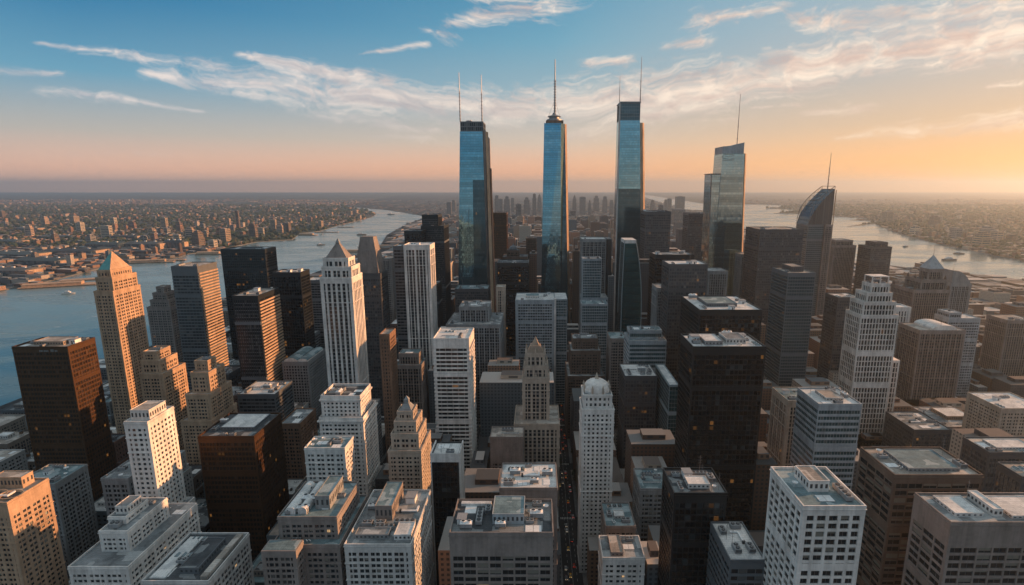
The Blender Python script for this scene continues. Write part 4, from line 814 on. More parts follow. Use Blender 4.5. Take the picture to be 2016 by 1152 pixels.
def super1():      # tower with two masts and a dark mechanical top
    Y = 900; x0, z = atY(904, 258, Y); x1, _ = atY(949, 258, Y); xb0, _ = atY(899, 620, Y); xb1, _ = atY(966, 620, Y); _, zt = atY(904, 238, Y)
    c = (xb0 + xb1) / 2; D = 56; r = thing('tower', 'tapering blue glass tower with a dark top and two thin masts', 'skyscraper', (c, Y + D / 2, 0)); h = D / 2
    q0 = (xb0 - c, xb1 - c - 3, -h, h); q1 = (x0 - c, x1 - c, -h + 7, h - 7); zm = z * .52
    mid = tuple(a + (b - a) * .52 for a, b in zip(q0, q1))
    L_ = lambda f: tuple(a + (b - a) * f for a, b in zip(q0, q1)); fr, fl = .80, .38; sp = .54
    def half(q, s, y=0.0): xm_ = q[0] + (q[1] - q[0]) * sp; return (q[0], xm_, q[2] + y, q[3]) if s == 0 else (xm_ + .05, q[1], q[2] + y, q[3])
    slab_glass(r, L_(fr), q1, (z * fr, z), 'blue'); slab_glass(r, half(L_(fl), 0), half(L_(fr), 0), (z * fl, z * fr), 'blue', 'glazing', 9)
    slab_glass(r, half(q0, 0), half(L_(fl), 0), (0, z * fl), 'bluedark', 'lower_glazing', 9); slab_glass(r, half(q0, 1), half(L_(fr), 1), (0, z * fr), 'bluedark', 'lower_glazing', 9)  # dark city reflection put into the glass colour, lower down and on the right
    wedge(r, (q0[1] + 5.2, q0[2] + 2), (q1[1] + 4.4, q1[2] + 4), 5, 0, z)
    m = MB(); m.frus(q1[1] + .3, q1[1] + 5, q1[2] + 1, q1[3], 0, q1[1] + .3, q1[1] + 4.2, q1[2] + 3, q1[3], z + 2)
    m.frus(mid[1] + .3, mid[1] + 9, mid[2] + 6, mid[3], 0, q1[1] + 4.5, q1[1] + 8.5, q1[2] + 8, q1[3], z - 8); m.build('side_fin', wm('taupe'), r)
    m = MB(); m.frus(mid[1] + 9.4, mid[1] + 12, -6, 20, 0, q1[1] + 8.9, q1[1] + 11, -4, 16, z - 58); m.build('rear_fin', wm('rust'), r)
    w2, g2 = MB(), MB(); lattice(w2, g2, q1[0] + 1.2, q1[1] + 1, q1[2] + 1, q1[3] - 1, z, zt, ('dgrey', 'dark', 3, 6, .6, 1.2, .4, .3, 2, .8)); k = w2.build('plant_top', wm('dgrey'), r); g2.build('plant_louvres', gm('dark'), k)
    kit(r, q1[0] + 1, q1[1], q1[2] + 1, q1[3] - 1, zt, 6, random.Random(3), pool=('air_unit', 'cooling_tower', 'stair_house', 'duct'))
    for px, py in ((905, 143), (948, 147)):
        X, _ = atY(px + 1, 238, Y + 10); _, zz = atY(px, py, Y + 10); antenna(r, X - c, 10 - h, zt, zz - zt, .95, rings=8)
    m = MB(); sx = (q1[0] + q1[1]) / 2 - 2; m.frus(mid[0] + 14 , mid[0] + 14.5, mid[2] - .45, mid[2] + 2, zm, sx, sx + .5, q1[2] - .35, q1[2] + 2, z - 50); m.build('seam', wm('dgrey'), r)
    FOOT.append(dict(key='s1', x0=xb0 - 3, x1=xb1 + 4, y0=Y - 3, y1=Y + D, h=zt, pxl=899, pxr=967, vb=622)); HER['s1'] = dict(short='twin masted glass tower', cx=c, cy=Y, root=r)
def super2():      # chamfered tower with ringed spire
    Y = 1000; z = atY(1075, 241, Y)[1]; x0 = atY(1071, 241, Y)[0]; x1 = atY(1113, 241, Y)[0]; xb0 = atY(1064, 580, Y)[0]; xb1 = atY(1120, 580, Y)[0]; c = (xb0 + xb1) / 2; D = xb1 - xb0; h = D / 2
    r = thing('tower', 'faceted blue glass tower with a ringed spire on a round collar', 'skyscraper', (c, Y + h, 0)); a0, a1 = x0 - c, x1 - c; d = (a1 - a0) / 2
    # base square; top square turned 45 degrees: eight tall triangles
    zb = 30; B = [(-h, -h), (h, -h), (h, h), (-h, h)]; mx = (a0 + a1) / 2
    T = [(mx + 2, -h * .92), (a1, 0), (mx - 2, h * .92), (a0, 0)]; T = [(mx - d * .98, -d * .80), (mx + d * .62, -d * .95), (mx + d * 1.0, -d * .2), (mx + d * .9, d * .9), (mx - d * .9, d * .9)]
    g, g2 = MB(), MB(); zm = zb + (z - zb) * .30
    def P(p, zz): return (p[0], p[1], zz)
    def tri(m, *p, uv=None): i = len(m.v); m.v += list(p); m.f.append(tuple(range(i, i + len(p)))); m.m.append(0); m.uv += [((q[0] + q[1]) / 3.0, q[2] / 4.1) for q in p]
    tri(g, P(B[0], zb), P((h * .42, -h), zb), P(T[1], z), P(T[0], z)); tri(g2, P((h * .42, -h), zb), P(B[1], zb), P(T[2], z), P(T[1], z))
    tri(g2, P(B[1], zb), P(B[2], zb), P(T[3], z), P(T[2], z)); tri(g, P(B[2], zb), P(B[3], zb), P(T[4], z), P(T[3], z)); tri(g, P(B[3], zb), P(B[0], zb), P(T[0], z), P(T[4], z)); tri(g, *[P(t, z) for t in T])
    g.build('glazing', gm('blue'), r); g2.build('shade_tinted_glazing', gm('bluedark'), r)  # shade of the right-hand facets is painted in by a darker glass
    w_, g_ = MB(), MB(); lattice(w_, g_, -h - .5, h + .5, -h - .5, h + .5, 0, zb, 'greyrib'); k = w_.build('podium', wm('dgrey'), r); g_.build('podium_glazing', gm('dark'), k)
    m = MB(); m.box(mx - d * .8, mx + d * .85, -d * .8, d * .8, z, z + 5); m.build('parapet_rim', wm('rust'), r)
    m = MB(); m.lathe(mx, 0, [(d * .75, z + 5), (d * .72, z + 8), (d * .5, z + 9), (d * .5, z + 12), (d * .66, z + 12.5), (d * .6, z + 14), (d * .22, z + 16), (d * .12, z + 20)], 20); m.build('collar', M_STEEL, r)
    zz = atY(1094, 110, Y)[1]; antenna(r, mx + 1, 0, z + 18, zz - z - 18, 1.7, rings=12, name='spire')
    m = MB()
    for s in (-1, 1): m.bar((mx + 1, 0, z + 42), (mx + s * d * .55, s * 2, z + 14), .22)
    m.build('stay_cable', M_STEEL, r)
    wedge(r, (h + .3, -h + 1), (T[2][0] + .3, T[2][1] + 1), 4.2, zb, z)
    FOOT.append(dict(key='s2', x0=c - h - 3, x1=c + h + 3, y0=Y - 3, y1=Y + D, h=z, pxl=1064, pxr=1121, vb=580)); HER['s2'] = dict(short='ringed spire glass tower', cx=c, cy=Y, root=r)
def super3():      # tallest, with flat dark top and outer fins
    Y = 950; z = atY(1220, 236, Y)[1]; zt = atY(1220, 199, Y)[1]; x0 = atY(1218, 236, Y)[0]; x1 = atY(1261, 236, Y)[0]; xb0 = atY(1213, 560, Y)[0]; xb1 = atY(1268, 560, Y)[0]; c = (xb0 + xb1) / 2; D = 52; h = D / 2
    r = thing('tower', 'tallest blue glass tower with a dark louvred top and two masts', 'skyscraper', (c, Y + h, 0)); q0 = (xb0 - c, xb1 - c, -h, h); q1 = (x0 - c + 3.5, x1 - c, -h + 5, h - 5); zm = atY(1220, 372, Y)[1]; f = zm / z
    mid = tuple(a + (b - a) * f for a, b in zip(q0, q1)); slab_glass(r, mid, q1, (zm, z), 'blue', nu=15); slab_glass(r, q0, mid, (0, zm), 'bluedark', 'lower_glazing', 15)  # lower part: mirrored dark city painted as a darker glass tone
    w2, g2 = MB(), MB(); lattice(w2, g2, q1[0] + .3, q1[1] - .3, q1[2] + .5, q1[3] - .5, z, zt - 1.5, ('dgrey', 'black', 3, 5.5, .3, .8, .3, .2, 2, .8)); k = w2.build('plant_top', wm('dgrey'), r); g2.build('plant_louvres', gm('bluedark'), k)
    m = MB(); m.box(q1[0] - 1, q1[1] + 1, q1[2] - .2, q1[3] + .5, zt - 1.4, zt); m.build('roof_frame', wm('mull'), r)
    m = MB(); m.frus(q0[0] - 2, q0[0] - .3, -h - .5, -h + 9, 0, q1[0] - 1.6, q1[0] - .3, q1[2] - .5, q1[2] + 8, zt); m.build('side_fin', wm('pale'), r)
    m = MB(); m.frus(q0[1] + .3, q0[1] + 5, -h, h, 0, q1[1] + .3, q1[1] + 4.6, q1[2], q1[3], atY(1266, 241, Y)[1]); m.build('side_fin', wm('sand'), r); wedge(r, (q0[1] + 5.3, -h), (q1[1] + 4.9, q1[2]), 4, 0, atY(1266, 241, Y)[1])
    for px, py in ((1219, 150), (1260, 112)):
        X = atY(px + .5, 200, Y + 8)[0]; zz = atY(px, py, Y + 8)[1]; antenna(r, X - c, 8 - h, zt, zz - zt, .85 if px > 1230 else .6, rings=3)
    FOOT.append(dict(key='s3', x0=xb0 - 6, x1=xb1 + 6, y0=Y - 3, y1=Y + D, h=zt, pxl=1213, pxr=1269, vb=470)); HER['s3'] = dict(short='tallest glass tower', cx=c, cy=Y, root=r)
def super4():      # notched tower with upturned top
    Y = 900; za = atY(1424, 288, Y)[1]; zc = atY(1466, 280, Y)[1]; zs = atY(1470, 302, Y)[1]; zn = atY(1406, 344, Y)[1]
    xs = [atY(p, 300, Y)[0] for p in (1406, 1424, 1466, 1470)]; xb0 = atY(1395, 590, Y)[0]; xb1 = atY(1460, 590, Y)[0]; c = (xb0 + xb1) / 2; D = 48; h = D / 2; xs = [x - c for x in xs]
    r = thing('tower', 'greenish glass tower with an upturned roof edge, a notch and one mast', 'skyscraper', (c, Y + h, 0))
    zl = zn * .40; lx = xb0 - c; f = .40
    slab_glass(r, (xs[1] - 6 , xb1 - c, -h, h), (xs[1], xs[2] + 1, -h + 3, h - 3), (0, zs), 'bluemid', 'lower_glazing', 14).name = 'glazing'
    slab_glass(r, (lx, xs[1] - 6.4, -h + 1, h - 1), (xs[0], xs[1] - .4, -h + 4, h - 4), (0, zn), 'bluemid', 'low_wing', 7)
    g = MB(); n = 8; P = [(xs[1] + (xs[2] - xs[1]) * k / n, za + (zc - za) * (k / n) ** 1.6) for k in range(n + 1)]; a, b2 = -h + 3.5, h - 4
    g.poly([(x, a, q) for x, q in [(xs[1], zs), (xs[2], zs)] + P[::-1]]); g.poly([(x, b2, q) for x, q in P + [(xs[2], zs), (xs[1], zs)]])
    for (x, q), (x2, q2) in zip(P, P[1:]): g.quad((x, a, q), (x2, a, q2), (x2, b2, q2), (x, b2, q))
    g.quad((xs[1], b2, zs), (xs[1], a, zs), (xs[1], a, za), (xs[1], b2, za)); g.quad((xs[2], a, zs), (xs[2], b2, zs), (xs[2], b2, zc), (xs[2], a, zc)); g.build('upturned_top', wm('bgrey'), r)
    m = MB(); m.frus(xb1 - c + .3, xb1 - c + 1.6, -h, h, 0, xs[2] + 1.3, xs[2] + 2.4, -h + 3, h - 3, zs); m.build('side_fin', wm('sand'), r); wedge(r, (xb1 - c + 1.7, -h), (xs[2] + 2.5, -h + 3), 4, 0, zs)
    # faint oval emblem under the roof
    m = MB(); ya = a - .75; zq = (zs + atY(1437, 310, Y)[1]) / 2 - 2; cxq = xs[1] + (xs[2] - xs[1]) * .30
    for k in range(9): t = pi * .15 + pi * 1.5 * k / 8; t2 = pi * .15 + pi * 1.5 * (k + 1) / 8; m.bar((cxq + 11 * cos(t), ya, zq + 4 * sin(t)), (cxq + 11 * cos(t2), ya, zq + 4 * sin(t2)), .35)
    for k in range(4): m.bar((cxq - 4 + k * 3, ya, zq - 1), (cxq - 3 + k * 3, ya, zq + 1.6 + (k % 2)), .3)
    m.bar((cxq - 10, ya, zq - 6), (cxq + 9, ya, zq - 5.2), .4); m.build('emblem', wm('dgrey'), r)
    X = atY(1451, 284, Y + 12)[0]; zz = atY(1454, 185, Y + 12)[1]; antenna(r, X - c, 12 - h, zs, zz - zs, .8, rings=3)
    m = MB(); m.frus(lx - 1.4, lx - .4, -h, -h + 2, 0, xs[0] - 1.3, xs[0] - .4, -h + 3, -h + 5, zn + 1); m.box(xs[0] - .39, xs[1] - .5, -h + 3.2, h - 3, zn + .3, zn + 2); m.build('wing_edge', wm('taupe'), r)
    FOOT.append(dict(key='s4', x0=xb0 - 3, x1=xb1 + 5, y0=Y - 3, y1=Y + D, h=zs, pxl=1395, pxr=1471, vb=580)); HER['s4'] = dict(short='notched glass tower', cx=c, cy=Y, root=r)
super1(); super2(); super3(); super4()
tower('b41', 'plain dark box', 'plain dark box tower beside the tallest glass tower', 850, [(1272, 1321, 418, 0)], 'dbrown', D=42, roof='dark', units=3, vb=498)
tower('b42', 'dark box with pale corner', 'dark box tower near the notched glass tower', 1150, [(1356, 1397, 421, 0)], 'dbrown', D=42, roof='dark', units=2, vb=480)
tower('b43', 'low black slab', 'low wide black slab with a thin bright roof edge', 700, [(1290, 1366, 503, 0)], 'black', D=34, roof='grey', units=4, vb=520)
tower('b44', 'brown black banded tower', 'brown black banded tower with pale roof edge and few amber windows', 590, [(1318, 1393, 522, 0)], 'dbrown', yB=514, roof='white', units=3, vb=590)
tower('b44b', 'grey side slab', 'narrow grey slab standing against the brown black banded tower', 632, [(1294, 1313, 568, 0)], 'greyrib', D=26, roof='grey', units=1, vb=650)
def curvedteal():
    Y = 700; zt = atY(1232, 474, Y)[1]; c = atY(1240, 474, Y)[0]; xb = atY(1222, 650, Y)[0] - c, atY(1261, 650, Y)[0] - c; xt = atY(1230, 474, Y)[0] - c, atY(1252, 474, Y)[0] - c; D = 30; h = 15
    r = thing('tower', 'dark teal glass tower with curved shoulders and a flat cut top', 'tower', (c, Y + h, 0)); n = 10; g, e = MB(), MB()
    z0 = zt * .55; prev = None
    for k in range(n + 1):
        t = k / n; s = t ** 2.2; a = xb[0] + (xt[0] - xb[0]) * s; b = xb[1] + (xt[1] - xb[1]) * s; z = z0 + (zt - z0) * t
        if prev:
            g.frus(prev[0], prev[1], -h, h, prev[2], a, b, -h, h, z, 0, nu=12, nh=(z - prev[2]) / 4)
            for (u, v) in ((prev[0], a), (prev[1], b)): e.bar((u, -h - .2, prev[2]), (v, -h - .2, z), .6); e.bar((u, h, prev[2]), (v, h, z), .6)
        prev = (a, b, z)
    g.box(xb[0], xb[1], -h, h, 0, z0 - .01, 0, 12, 8, z0 / 4); g.build('glazing', gm('deepteal'), r)
    for u in xb: e.box(u - .6, u + .6, -h - .8, -h + .2, 0, z0)
    e.build('edge_frame', wm('mull'), r); m = MB(); m.box(xt[0] - .5, xt[1] + .5, -h - .5, h + .5, zt - 3.5, zt + 1); m.build('roof_band', wm('pale'), r)
    FOOT.append(dict(key='b45', x0=c + xb[0] - 2, x1=c + xb[1] + 2, y0=Y - 2, y1=Y + D, h=zt, pxl=1222, pxr=1261, vb=645)); HER['b45'] = dict(short='curved teal tower', cx=c, cy=Y, root=r)
curvedteal()
tower('b49', 'dark stepped tower', 'dark two stepped tower with a sunlit narrow side', 1000, [(831, 862, 424, 8), (829, 873, 446, 0)], 'blackrib', D=40, roof='dark', units=2, vb=640)
tower('b49b', 'low black box', 'low black box squeezed against the dark stepped tower', 960, [(796, 829, 456, 0)], 'black', D=40, roof='dark', units=1, vb=485)
tower('b50', 'white finned tower', 'tall tower half dark glass and half white vertical fins', 640, [(796, 845, 484, 0)], 'ribbed', D=28, roof='white', units=2, vb=660)
tower('b50b', 'dark half of finned pair', 'dark blue glass slab joined beside the white finned tower', 645, [(774, 795, 486, 0)], 'darkstripe', D=26, roof='dark', units=1, vb=650)
tower('b51', 'brown mansard tower', 'brown tower with sloping mansard crown and glowing side', 620, [(700, 748, 540, 0)], 'dbrown', D=30, roof='dark', units=0, vb=690, band=6)
r, t, _ = lo('b51'); b = MB(); z2 = atY(715, 492, 626)[1]; z3 = atY(715, 466, 630)[1]; b.frus(t[0] + 1.5, t[1] - 2, t[2] + 2, t[3] - 2, t[5], t[0] + 2.5, t[1] - 5, t[2] + 5, t[3] - 5, z2); b.frus(t[0] + 3, t[1] - 5.5, t[2] + 5.5, t[3] - 6, z2, t[0] + 5.5, t[1] - 8, t[2] + 8, t[3] - 8, z3); b.build('mansard_crown', wm('taupe'), r)
tower('b52', 'tall ivory pyramid tower', 'tall ivory tower with bold vertical ribs and stepped pyramid crown', 500, [(638, 684, 510, 6), (635, 690, 527, 3), (632, 691, 548, 0)], 'ribbed', D=17, roof='tan', units=0, vb=760)
r, t, _ = lo('b52'); b = MB(); cxx, cyy = (t[0] + t[1]) / 2, (t[2] + t[3]) / 2; z3 = atY(658, 478, 512)[1]; b.frus(t[0] + .5, t[1] - .5, t[2] + .5, t[3] - .5, t[5], cxx - 1.2, cxx + 1.2, cyy - 1.2, cyy + 1.2, z3); b.build('pyramid_crown', wm('taupe'), r); m = MB(); m.frus(cxx - 2, cxx + 2, cyy - 2, cyy + 2, z3, cxx - .1, cxx + .1, cyy - .1, cyy + .1, z3 + 4); m.build('finial', wm('grey'), r)
tower('b53', 'black slab with glowing edge', 'plain black slab with one narrow glowing side near the river', 650, [(537, 591, 538, 0)], 'black', D=26, roof='tan', units=3, vb=690)
tower('b53b', 'pale low riverside slab', 'small slate slab with white roof tucked beside the ivory pyramid tower', 780, [(601, 634, 553, 0)], 'darkstripe', D=30, roof='white', units=2, vb=640)
tower('b54', 'curved grooved block', 'grooved grey block with a rounded sunlit corner', 560, [(458, 507, 584, 0)], 'blackrib', D=46, roof='tan', units=3, vb=740)
def bands(key, st_, wk='sand'):
    r, t, _ = lo(key); b = MB()
    for k in range(int((t[5] - 4) / st_)): b.box(t[1] + .62, t[1] + 1.5, t[2] + .4, t[3] - .4, k * st_, k * st_ + st_ * .5)
    b.build('flank_bands', wm(wk), r)
bands('b54', 3.6)
tower('b55', 'black riverside monolith', 'broad black monolith standing highest by the wide river', 800, [(435, 521, 492, 0)], 'black', D=34, roof='dark', units=2, vb=560)
tower('b56', 'black slab with orange flank', 'black slab with dark cap and orange lit banded flank', 650, [(337, 388, 526, 0)], 'darkstripe', D=40, roof='tan', units=2, vb=640, band=11)
bands('b56', 3.8)
tower('b57', 'grey shouldered deco block', 'grey rounded deco tower with stepped crown and lit shoulder', 700, [(308, 322, 566, 9), (301, 327, 578, 6), (296, 332, 592, 3), (290, 335, 606, 0)], 'punch_t', D=13, roof='tan', units=0, vb=680)
tower('b58', 'green pyramid tower', 'golden lit stone tower with half green copper pyramid roof', 520, [(192, 217, 534, 4.5), (189, 220, 548, 2), (186, 222, 575, 0)], 'punch_s', D=27, roof='tan', units=0, vb=780, band=3)
r, t, _ = lo('b58'); b = MB(); cxx, cyy = (t[0] + t[1]) / 2, (t[2] + t[3]) / 2; z = t[5] + 1.2; zp = atY(213, 495, 534)[1]
A = [(t[0] + .3, t[2] + .3, z), (t[1] - .3, t[2] + .3, z), (t[1] - .3, t[3] - .3, z), (t[0] + .3, t[3] - .3, z)]; ap = (cxx, cyy, zp)
for k in range(4): b.f.append((len(b.v), len(b.v) + 1, len(b.v) + 2)); b.v += [A[k], A[(k + 1) % 4], ap]; b.m.append(0 if k in (0, 3) else 1); b.uv += [(0, 0)] * 3
b.build('pyramid_roof', [M_COPPER, wm('sand')], r)
tower('b59', 'bronze black riverside tower', 'massive black tower with bronze grid flank glowing in the sun', 420, [(25, 133, 685, 0)], 'bronze', yB=667, roof='tan', units=8, vb=930, par=1.3, pent=[(.25, .8, .25, .8, 3, 'tan', 'tan')])
r, t, _ = lo('b59'); b = MB()
for k, (dx_, l_) in enumerate([(0, .8), (1.3, .8), (2.6, .5), (3.9, .8), (5.2, .8), (6.5, .8), (9.2, 2.4), (12.6, .8), (14, .5)]): b.box(t[0] + 22 + dx_, t[0] + 22 + dx_ + l_, t[2] - .72, t[2] - .45, t[5] - 3.2, t[5] - 1.8 + (.7 if k == 6 else 0))
b.build('faded_sign', wm('grey'), r)
tower('b60', 'narrow peach stepped tower', 'narrow peach lit stepped brick tower between the pyramid and white towers', 480, [(282, 308, 694, 7), (279, 314, 712, 4), (276, 320, 738, 0)], 'punch_s', D=18, roof='tan', units=1, vb=800)
tower('b61', 'sunlit ziggurat block', 'sunlit ziggurat shaped brick block with sloped crown', 450, [(384, 408, 712, 14), (376, 410, 735, 8), (366, 412, 778, 3), (357, 416, 830, 0)], 'punch_s', D=12, roof='tan', units=1, vb=850)
tower('b62', 'tall white sunlit tower', 'tall white tower with small windows, its flank golden in the sun', 332, [(246, 290, 833, 0)], 'punch_w', yB=803, roof='white', units=2, win=True, vb=1040, pent=[(.1, .95, .15, .80, 7, 'white', 'tan')])
b = MB(); r, t, _ = lo('b62'); wq, gq = MB(), MB(); lattice(wq, gq, t[0], t[1] + 3.5, t[2] - 3.5, t[3] + 4, 0, t[5] * .50, 'punch_w'); k = wq.build('lower_wing', wm('white'), r); gq.build('wing_glazing', gm('dark'), k); m = MB(); m.box(t[0] + .4, t[1] + 3.1, t[2] - 3.1, t[3] + 3.6, t[5] * .5, t[5] * .5 + .25); m.build('wing_roof', ROOFS['grey'], k)
tower('b63', 'black block with bright roof', 'heavy black block with rust lit flank and framed bright roof', 372, [(391, 500, 862, 0)], 'bronze', yB=816, roof='dark', units=4, vb=1060, par=1.6, pent=[(.22, .85, .3, .9, 2.0, 'dgrey', 'white')])
tower('b64', 'brown block beside black one', 'brown block with flat grey roof behind the black block', 449, [(552, 590, 836, 0)], 'punch_r', yB=806, roof='grey', units=4, vb=900)
tower('b65', 'dark fronted low office', 'dark fronted low office with pale striped side and white roof', 512, [(468, 541, 778, 0)], 'darkstripe', D=38, roof='white', units=6, vb=805)
tower('b66', 'round roofed grey hall', 'grey hall with softly rounded roofs', 585, [(556, 606, 714, 0)], 'punch_g', yB=688, roof='teal', units=5, vb=735)
vault('b66', .05, .55, 3); vault('b66', .6, .95, 2.4)
tower('b67', 'slate low block', 'low slate block with a mess of roof plant', 730, [(562, 604, 668, 0)], 'darkstripe', D=45, roof='grey', units=7, vb=690)
tower('b68', 'brown deco courthouse', 'brown grey deco block with flat stepped cap and sunlit cheek', 600, [(786, 824, 697, 5), (780, 829, 720, 0)], 'brownrib', D=18, roof='teal', units=3, vb=860)
tower('b69', 'white striped office slab', 'white framed slab with black and white horizontal stripes', 480, [(853, 923, 668, 0)], 'striped', yB=647, roof='white', units=3, vb=880, par=1.0, corner=2.2)
tower('b70', 'pale banded glass office', 'broad pale office with banded windows and a white spine', 700, [(1015, 1092, 592, 0)], 'palegrid', D=48, roof='white', units=6, vb=720, corner=3, pent=[(.25, .6, .3, .7, 3, 'white', 'teal')])
r, t, _ = lo('b70'); wq, gq = MB(), MB(); lattice(wq, gq, t[1] + 1, t[1] + 17, t[2] + 6, t[3], 0, t[5] + 1, 'glassgrid'); k = wq.build('glass_wing', wm('bgrey'), r); gq.build('wing_glazing', gm('teal'), k); m = MB(); m.box(t[1] - .5, t[1] + 2, t[2] - 1.6, t[2] + 3, 0, t[5] + 3); m.build('white_spine', wm('white'), r); m = MB(); m.box(t[1] + 1.3, t[1] + 16.7, t[2] + 6.3, t[3] - .3, t[5] + 1, t[5] + 1.3); m.build('wing_roof', ROOFS['white'], k)
tower('b71', 'grey loggia topped tower', 'grey tower with an open loggia top beside a thin black slab', 850, [(1146, 1193, 472, 0)], 'greyrib', D=36, roof='white', units=1, vb=510)
r, t, _ = lo('b71'); m = MB(); m.box(t[1] + 2, t[1] + 9, t[2] - 4, t[3], 0, t[5] + 1); m.build('black_fin', wm('black'), r)
tower('b72', 'blue grey glazed block', 'blue grey glazed block with square grid in front of the loggia tower', 740, [(1148, 1184, 511, 4), (1146, 1196, 588, 0)], 'glassgrid', D=24, roof='grey', units=2, vb=650)
tower('b72b', 'low blue grid block', 'lower blue grid block stepping down from the blue grey glazed block', 690, [(1146, 1196, 600, 0)], 'glassgrid', D=26, roof='teal', units=2, vb=655)
tower('b73', 'glass roofed mid block', 'blue banded block with a stepped bluish roof', 560, [(1240, 1303, 652, 8), (1239, 1312, 672, 0)], 'tealstripe', D=18, roof='teal', units=5, vb=712)
tower('b74', 'brown box with busy roof', 'dark brown box with pale rim and busy white roof', 504, [(1231, 1293, 742, 0)], 'dbrown', yB=718, roof='white', units=7, vb=850)
tower('b75', 'slim brown slab', 'slim brown grey slab beside the blue banded block', 606, [(1202, 1233, 668, 0)], 'punch_t', D=30, roof='teal', units=2, vb=740)
tower('b76', 'old brown stepped block', 'old brown stepped block with stacked terraces', 600, [(1128, 1177, 668, 16), (1124, 1182, 692, 8), (1118, 1190, 742, 0)], 'punch_b', D=22, roof='grey', units=3, vb=790)
tower('b77', 'thin teal slab', 'thin dark teal slab with a bright roof edge by the giant black tower', 470, [(1318, 1336, 760, 0)], 'greenglass', D=60, roof='white', units=2, vb=850)
tower('b78', 'small grey block', 'small grey block with flat roof and shaded face, near the white sunlit tower', 345, [(201, 252, 944, 0)], 'punch_g', D=25, roof='grey', units=3, vb=1000)
tower('b79', 'low slate office', 'low slate office squeezed between orange office and black tower', 360, [(30, 108, 955, 0)], 'punch_g', D=28, roof='teal', units=3, vb=1000)
tower('b80', 'plain black tower', 'plain black tower in front of the domed brown tower', 800, [(979, 1040, 519, 0)], 'black', D=40, roof='dark', units=2, vb=660)
tower('b81', 'bronze lit tower', 'bronze tower with glowing edge behind the twin masted glass tower', 1250, [(967, 997, 420, 0)], 'bronze', D=46, roof='dark', units=1, vb=515)
tower('b82', 'brown domed block', 'brown block with a small dark dome on its roof', 1000, [(998, 1022, 494, 10), (990, 1038, 507, 0)], 'punch_b', D=26, roof='dark', units=0, vb=520)
r, t, _ = lo('b82'); m = MB(); m.lathe((t[0] + t[1]) / 2, (t[2] + t[3]) / 2, [(8, t[5]), (8, t[5] + 3), (6, t[5] + 7), (2, t[5] + 9), (.5, t[5] + 14)], 14); m.build('dome', wm('dgrey'), r)
tower('b83', 'dark low podium tower', 'dark tower base with pale edges beside the twin masted glass tower', 780, [(896, 960, 570, 0)], 'dbrown', D=34, roof='teal', units=5, vb=640)
tower('b84', 'tan slim chimney block', 'slim tan pier like block in front of the plain black tower', 720, [(978, 993, 566, 0)], 'creamrib', D=16, roof='tan', units=0, vb=600)
tower('b85', 'low grey terraced block', 'low wide grey terraced block behind the striped slab', 640, [(905, 962, 605, 14), (880, 984, 640, 0)], 'greyrib', D=34, roof='grey', units=7, vb=690)
tower('b86', 'flat riverside office', 'flat taupe office with sunken roof plant, in the hazy district', 500, [(1800, 1873, 848, 0)], 'dbrown', yB=812, roof='grey', units=6, vb=885)
tower('b87', 'pale two level block', 'pale two level block with a raised white roof frame', 520, [(1862, 1952, 842, 0)], 'punch_t', D=52, roof='grey', units=5, vb=880, pent=[(.3, .85, .35, .8, 4, 'tan', 'white')])
tower('b88', 'tan residential slab', 'tan residential slab at the hazy edge of the city', 472, [(1972, 2060, 806, 0)], 'punch_c', D=40, roof='white', units=5, vb=880)
tower('b89', 'small round cornice block', 'small cream ribbed block behind the white lattice tower', 690, [(1774, 1798, 742, 0)], 'creamrib', D=20, roof='grey', units=1, vb=800)
tower('b90', 'brown banded edge tower', 'brown banded tower at the hazy far edge of the city', 720, [(1984, 2040, 632, 0)], 'brownrib', D=34, roof='tan', units=3, vb=700)
tower('b91', 'mirror glass slab', 'light slab with mirrored dark bays behind the white lattice tower', 720, [(1763, 1792, 606, 0)], 'ribbed', D=22, roof='white', units=1, vb=690)
tower('b92', 'striped tower by the monolith', 'grey striped tower between the big dark box and the notched glass tower', 862, [(1460, 1484, 502, 0)], 'greyrib', D=26, roof='tan', units=0, vb=600)
tower('b93', 'low ribbed pair', 'low grey ribbed block at the foot of the notched glass tower', 760, [(1396, 1432, 535, 0)], 'greyrib', D=30, roof='grey', units=1, vb=580)
tower('b94', 'dark narrow slab', 'dark narrow slab at the side of the dark stepped tower', 800, [(848, 862, 560, 0)], 'blackrib', D=30, roof='dark', units=0, vb=640)
tower('b95', 'brown small tower block', 'small brown block with lit edge between the two left glass towers', 1100, [(1036, 1056, 470, 0)], 'punch_b', D=30, roof='dark', units=0, vb=500)
tower('b96', 'low brown slab', 'rusty brown slab at the foot of the white classical tower', 470, [(748, 766, 660, 0)], 'punch_r', D=20, roof='tan', units=0, vb=690)
tower('b97', 'grey block with lit shoulder', 'grey block with orange lit shoulder behind the brown mansard tower', 900, [(752, 770, 510, 0)], 'punch_t', D=34, roof='tan', units=0, vb=560)
# ------------------------------------------------------------------ overlaps of the buildings above, for checking
def ov(a, b, m=0): return a['x0'] < b['x1'] + m and b['x0'] < a['x1'] + m and a['y0'] < b['y1'] + m and b['y0'] < a['y1'] + m
for i, a in enumerate(FOOT):
    for b in FOOT[i + 1:]:
        if ov(a, b): print('OVERLAP', a['key'], [round(a[k]) for k in ('x0', 'x1', 'y0', 'y1', 'h')], b['key'], [round(b[k]) for k in ('x0', 'x1', 'y0', 'y1', 'h')])
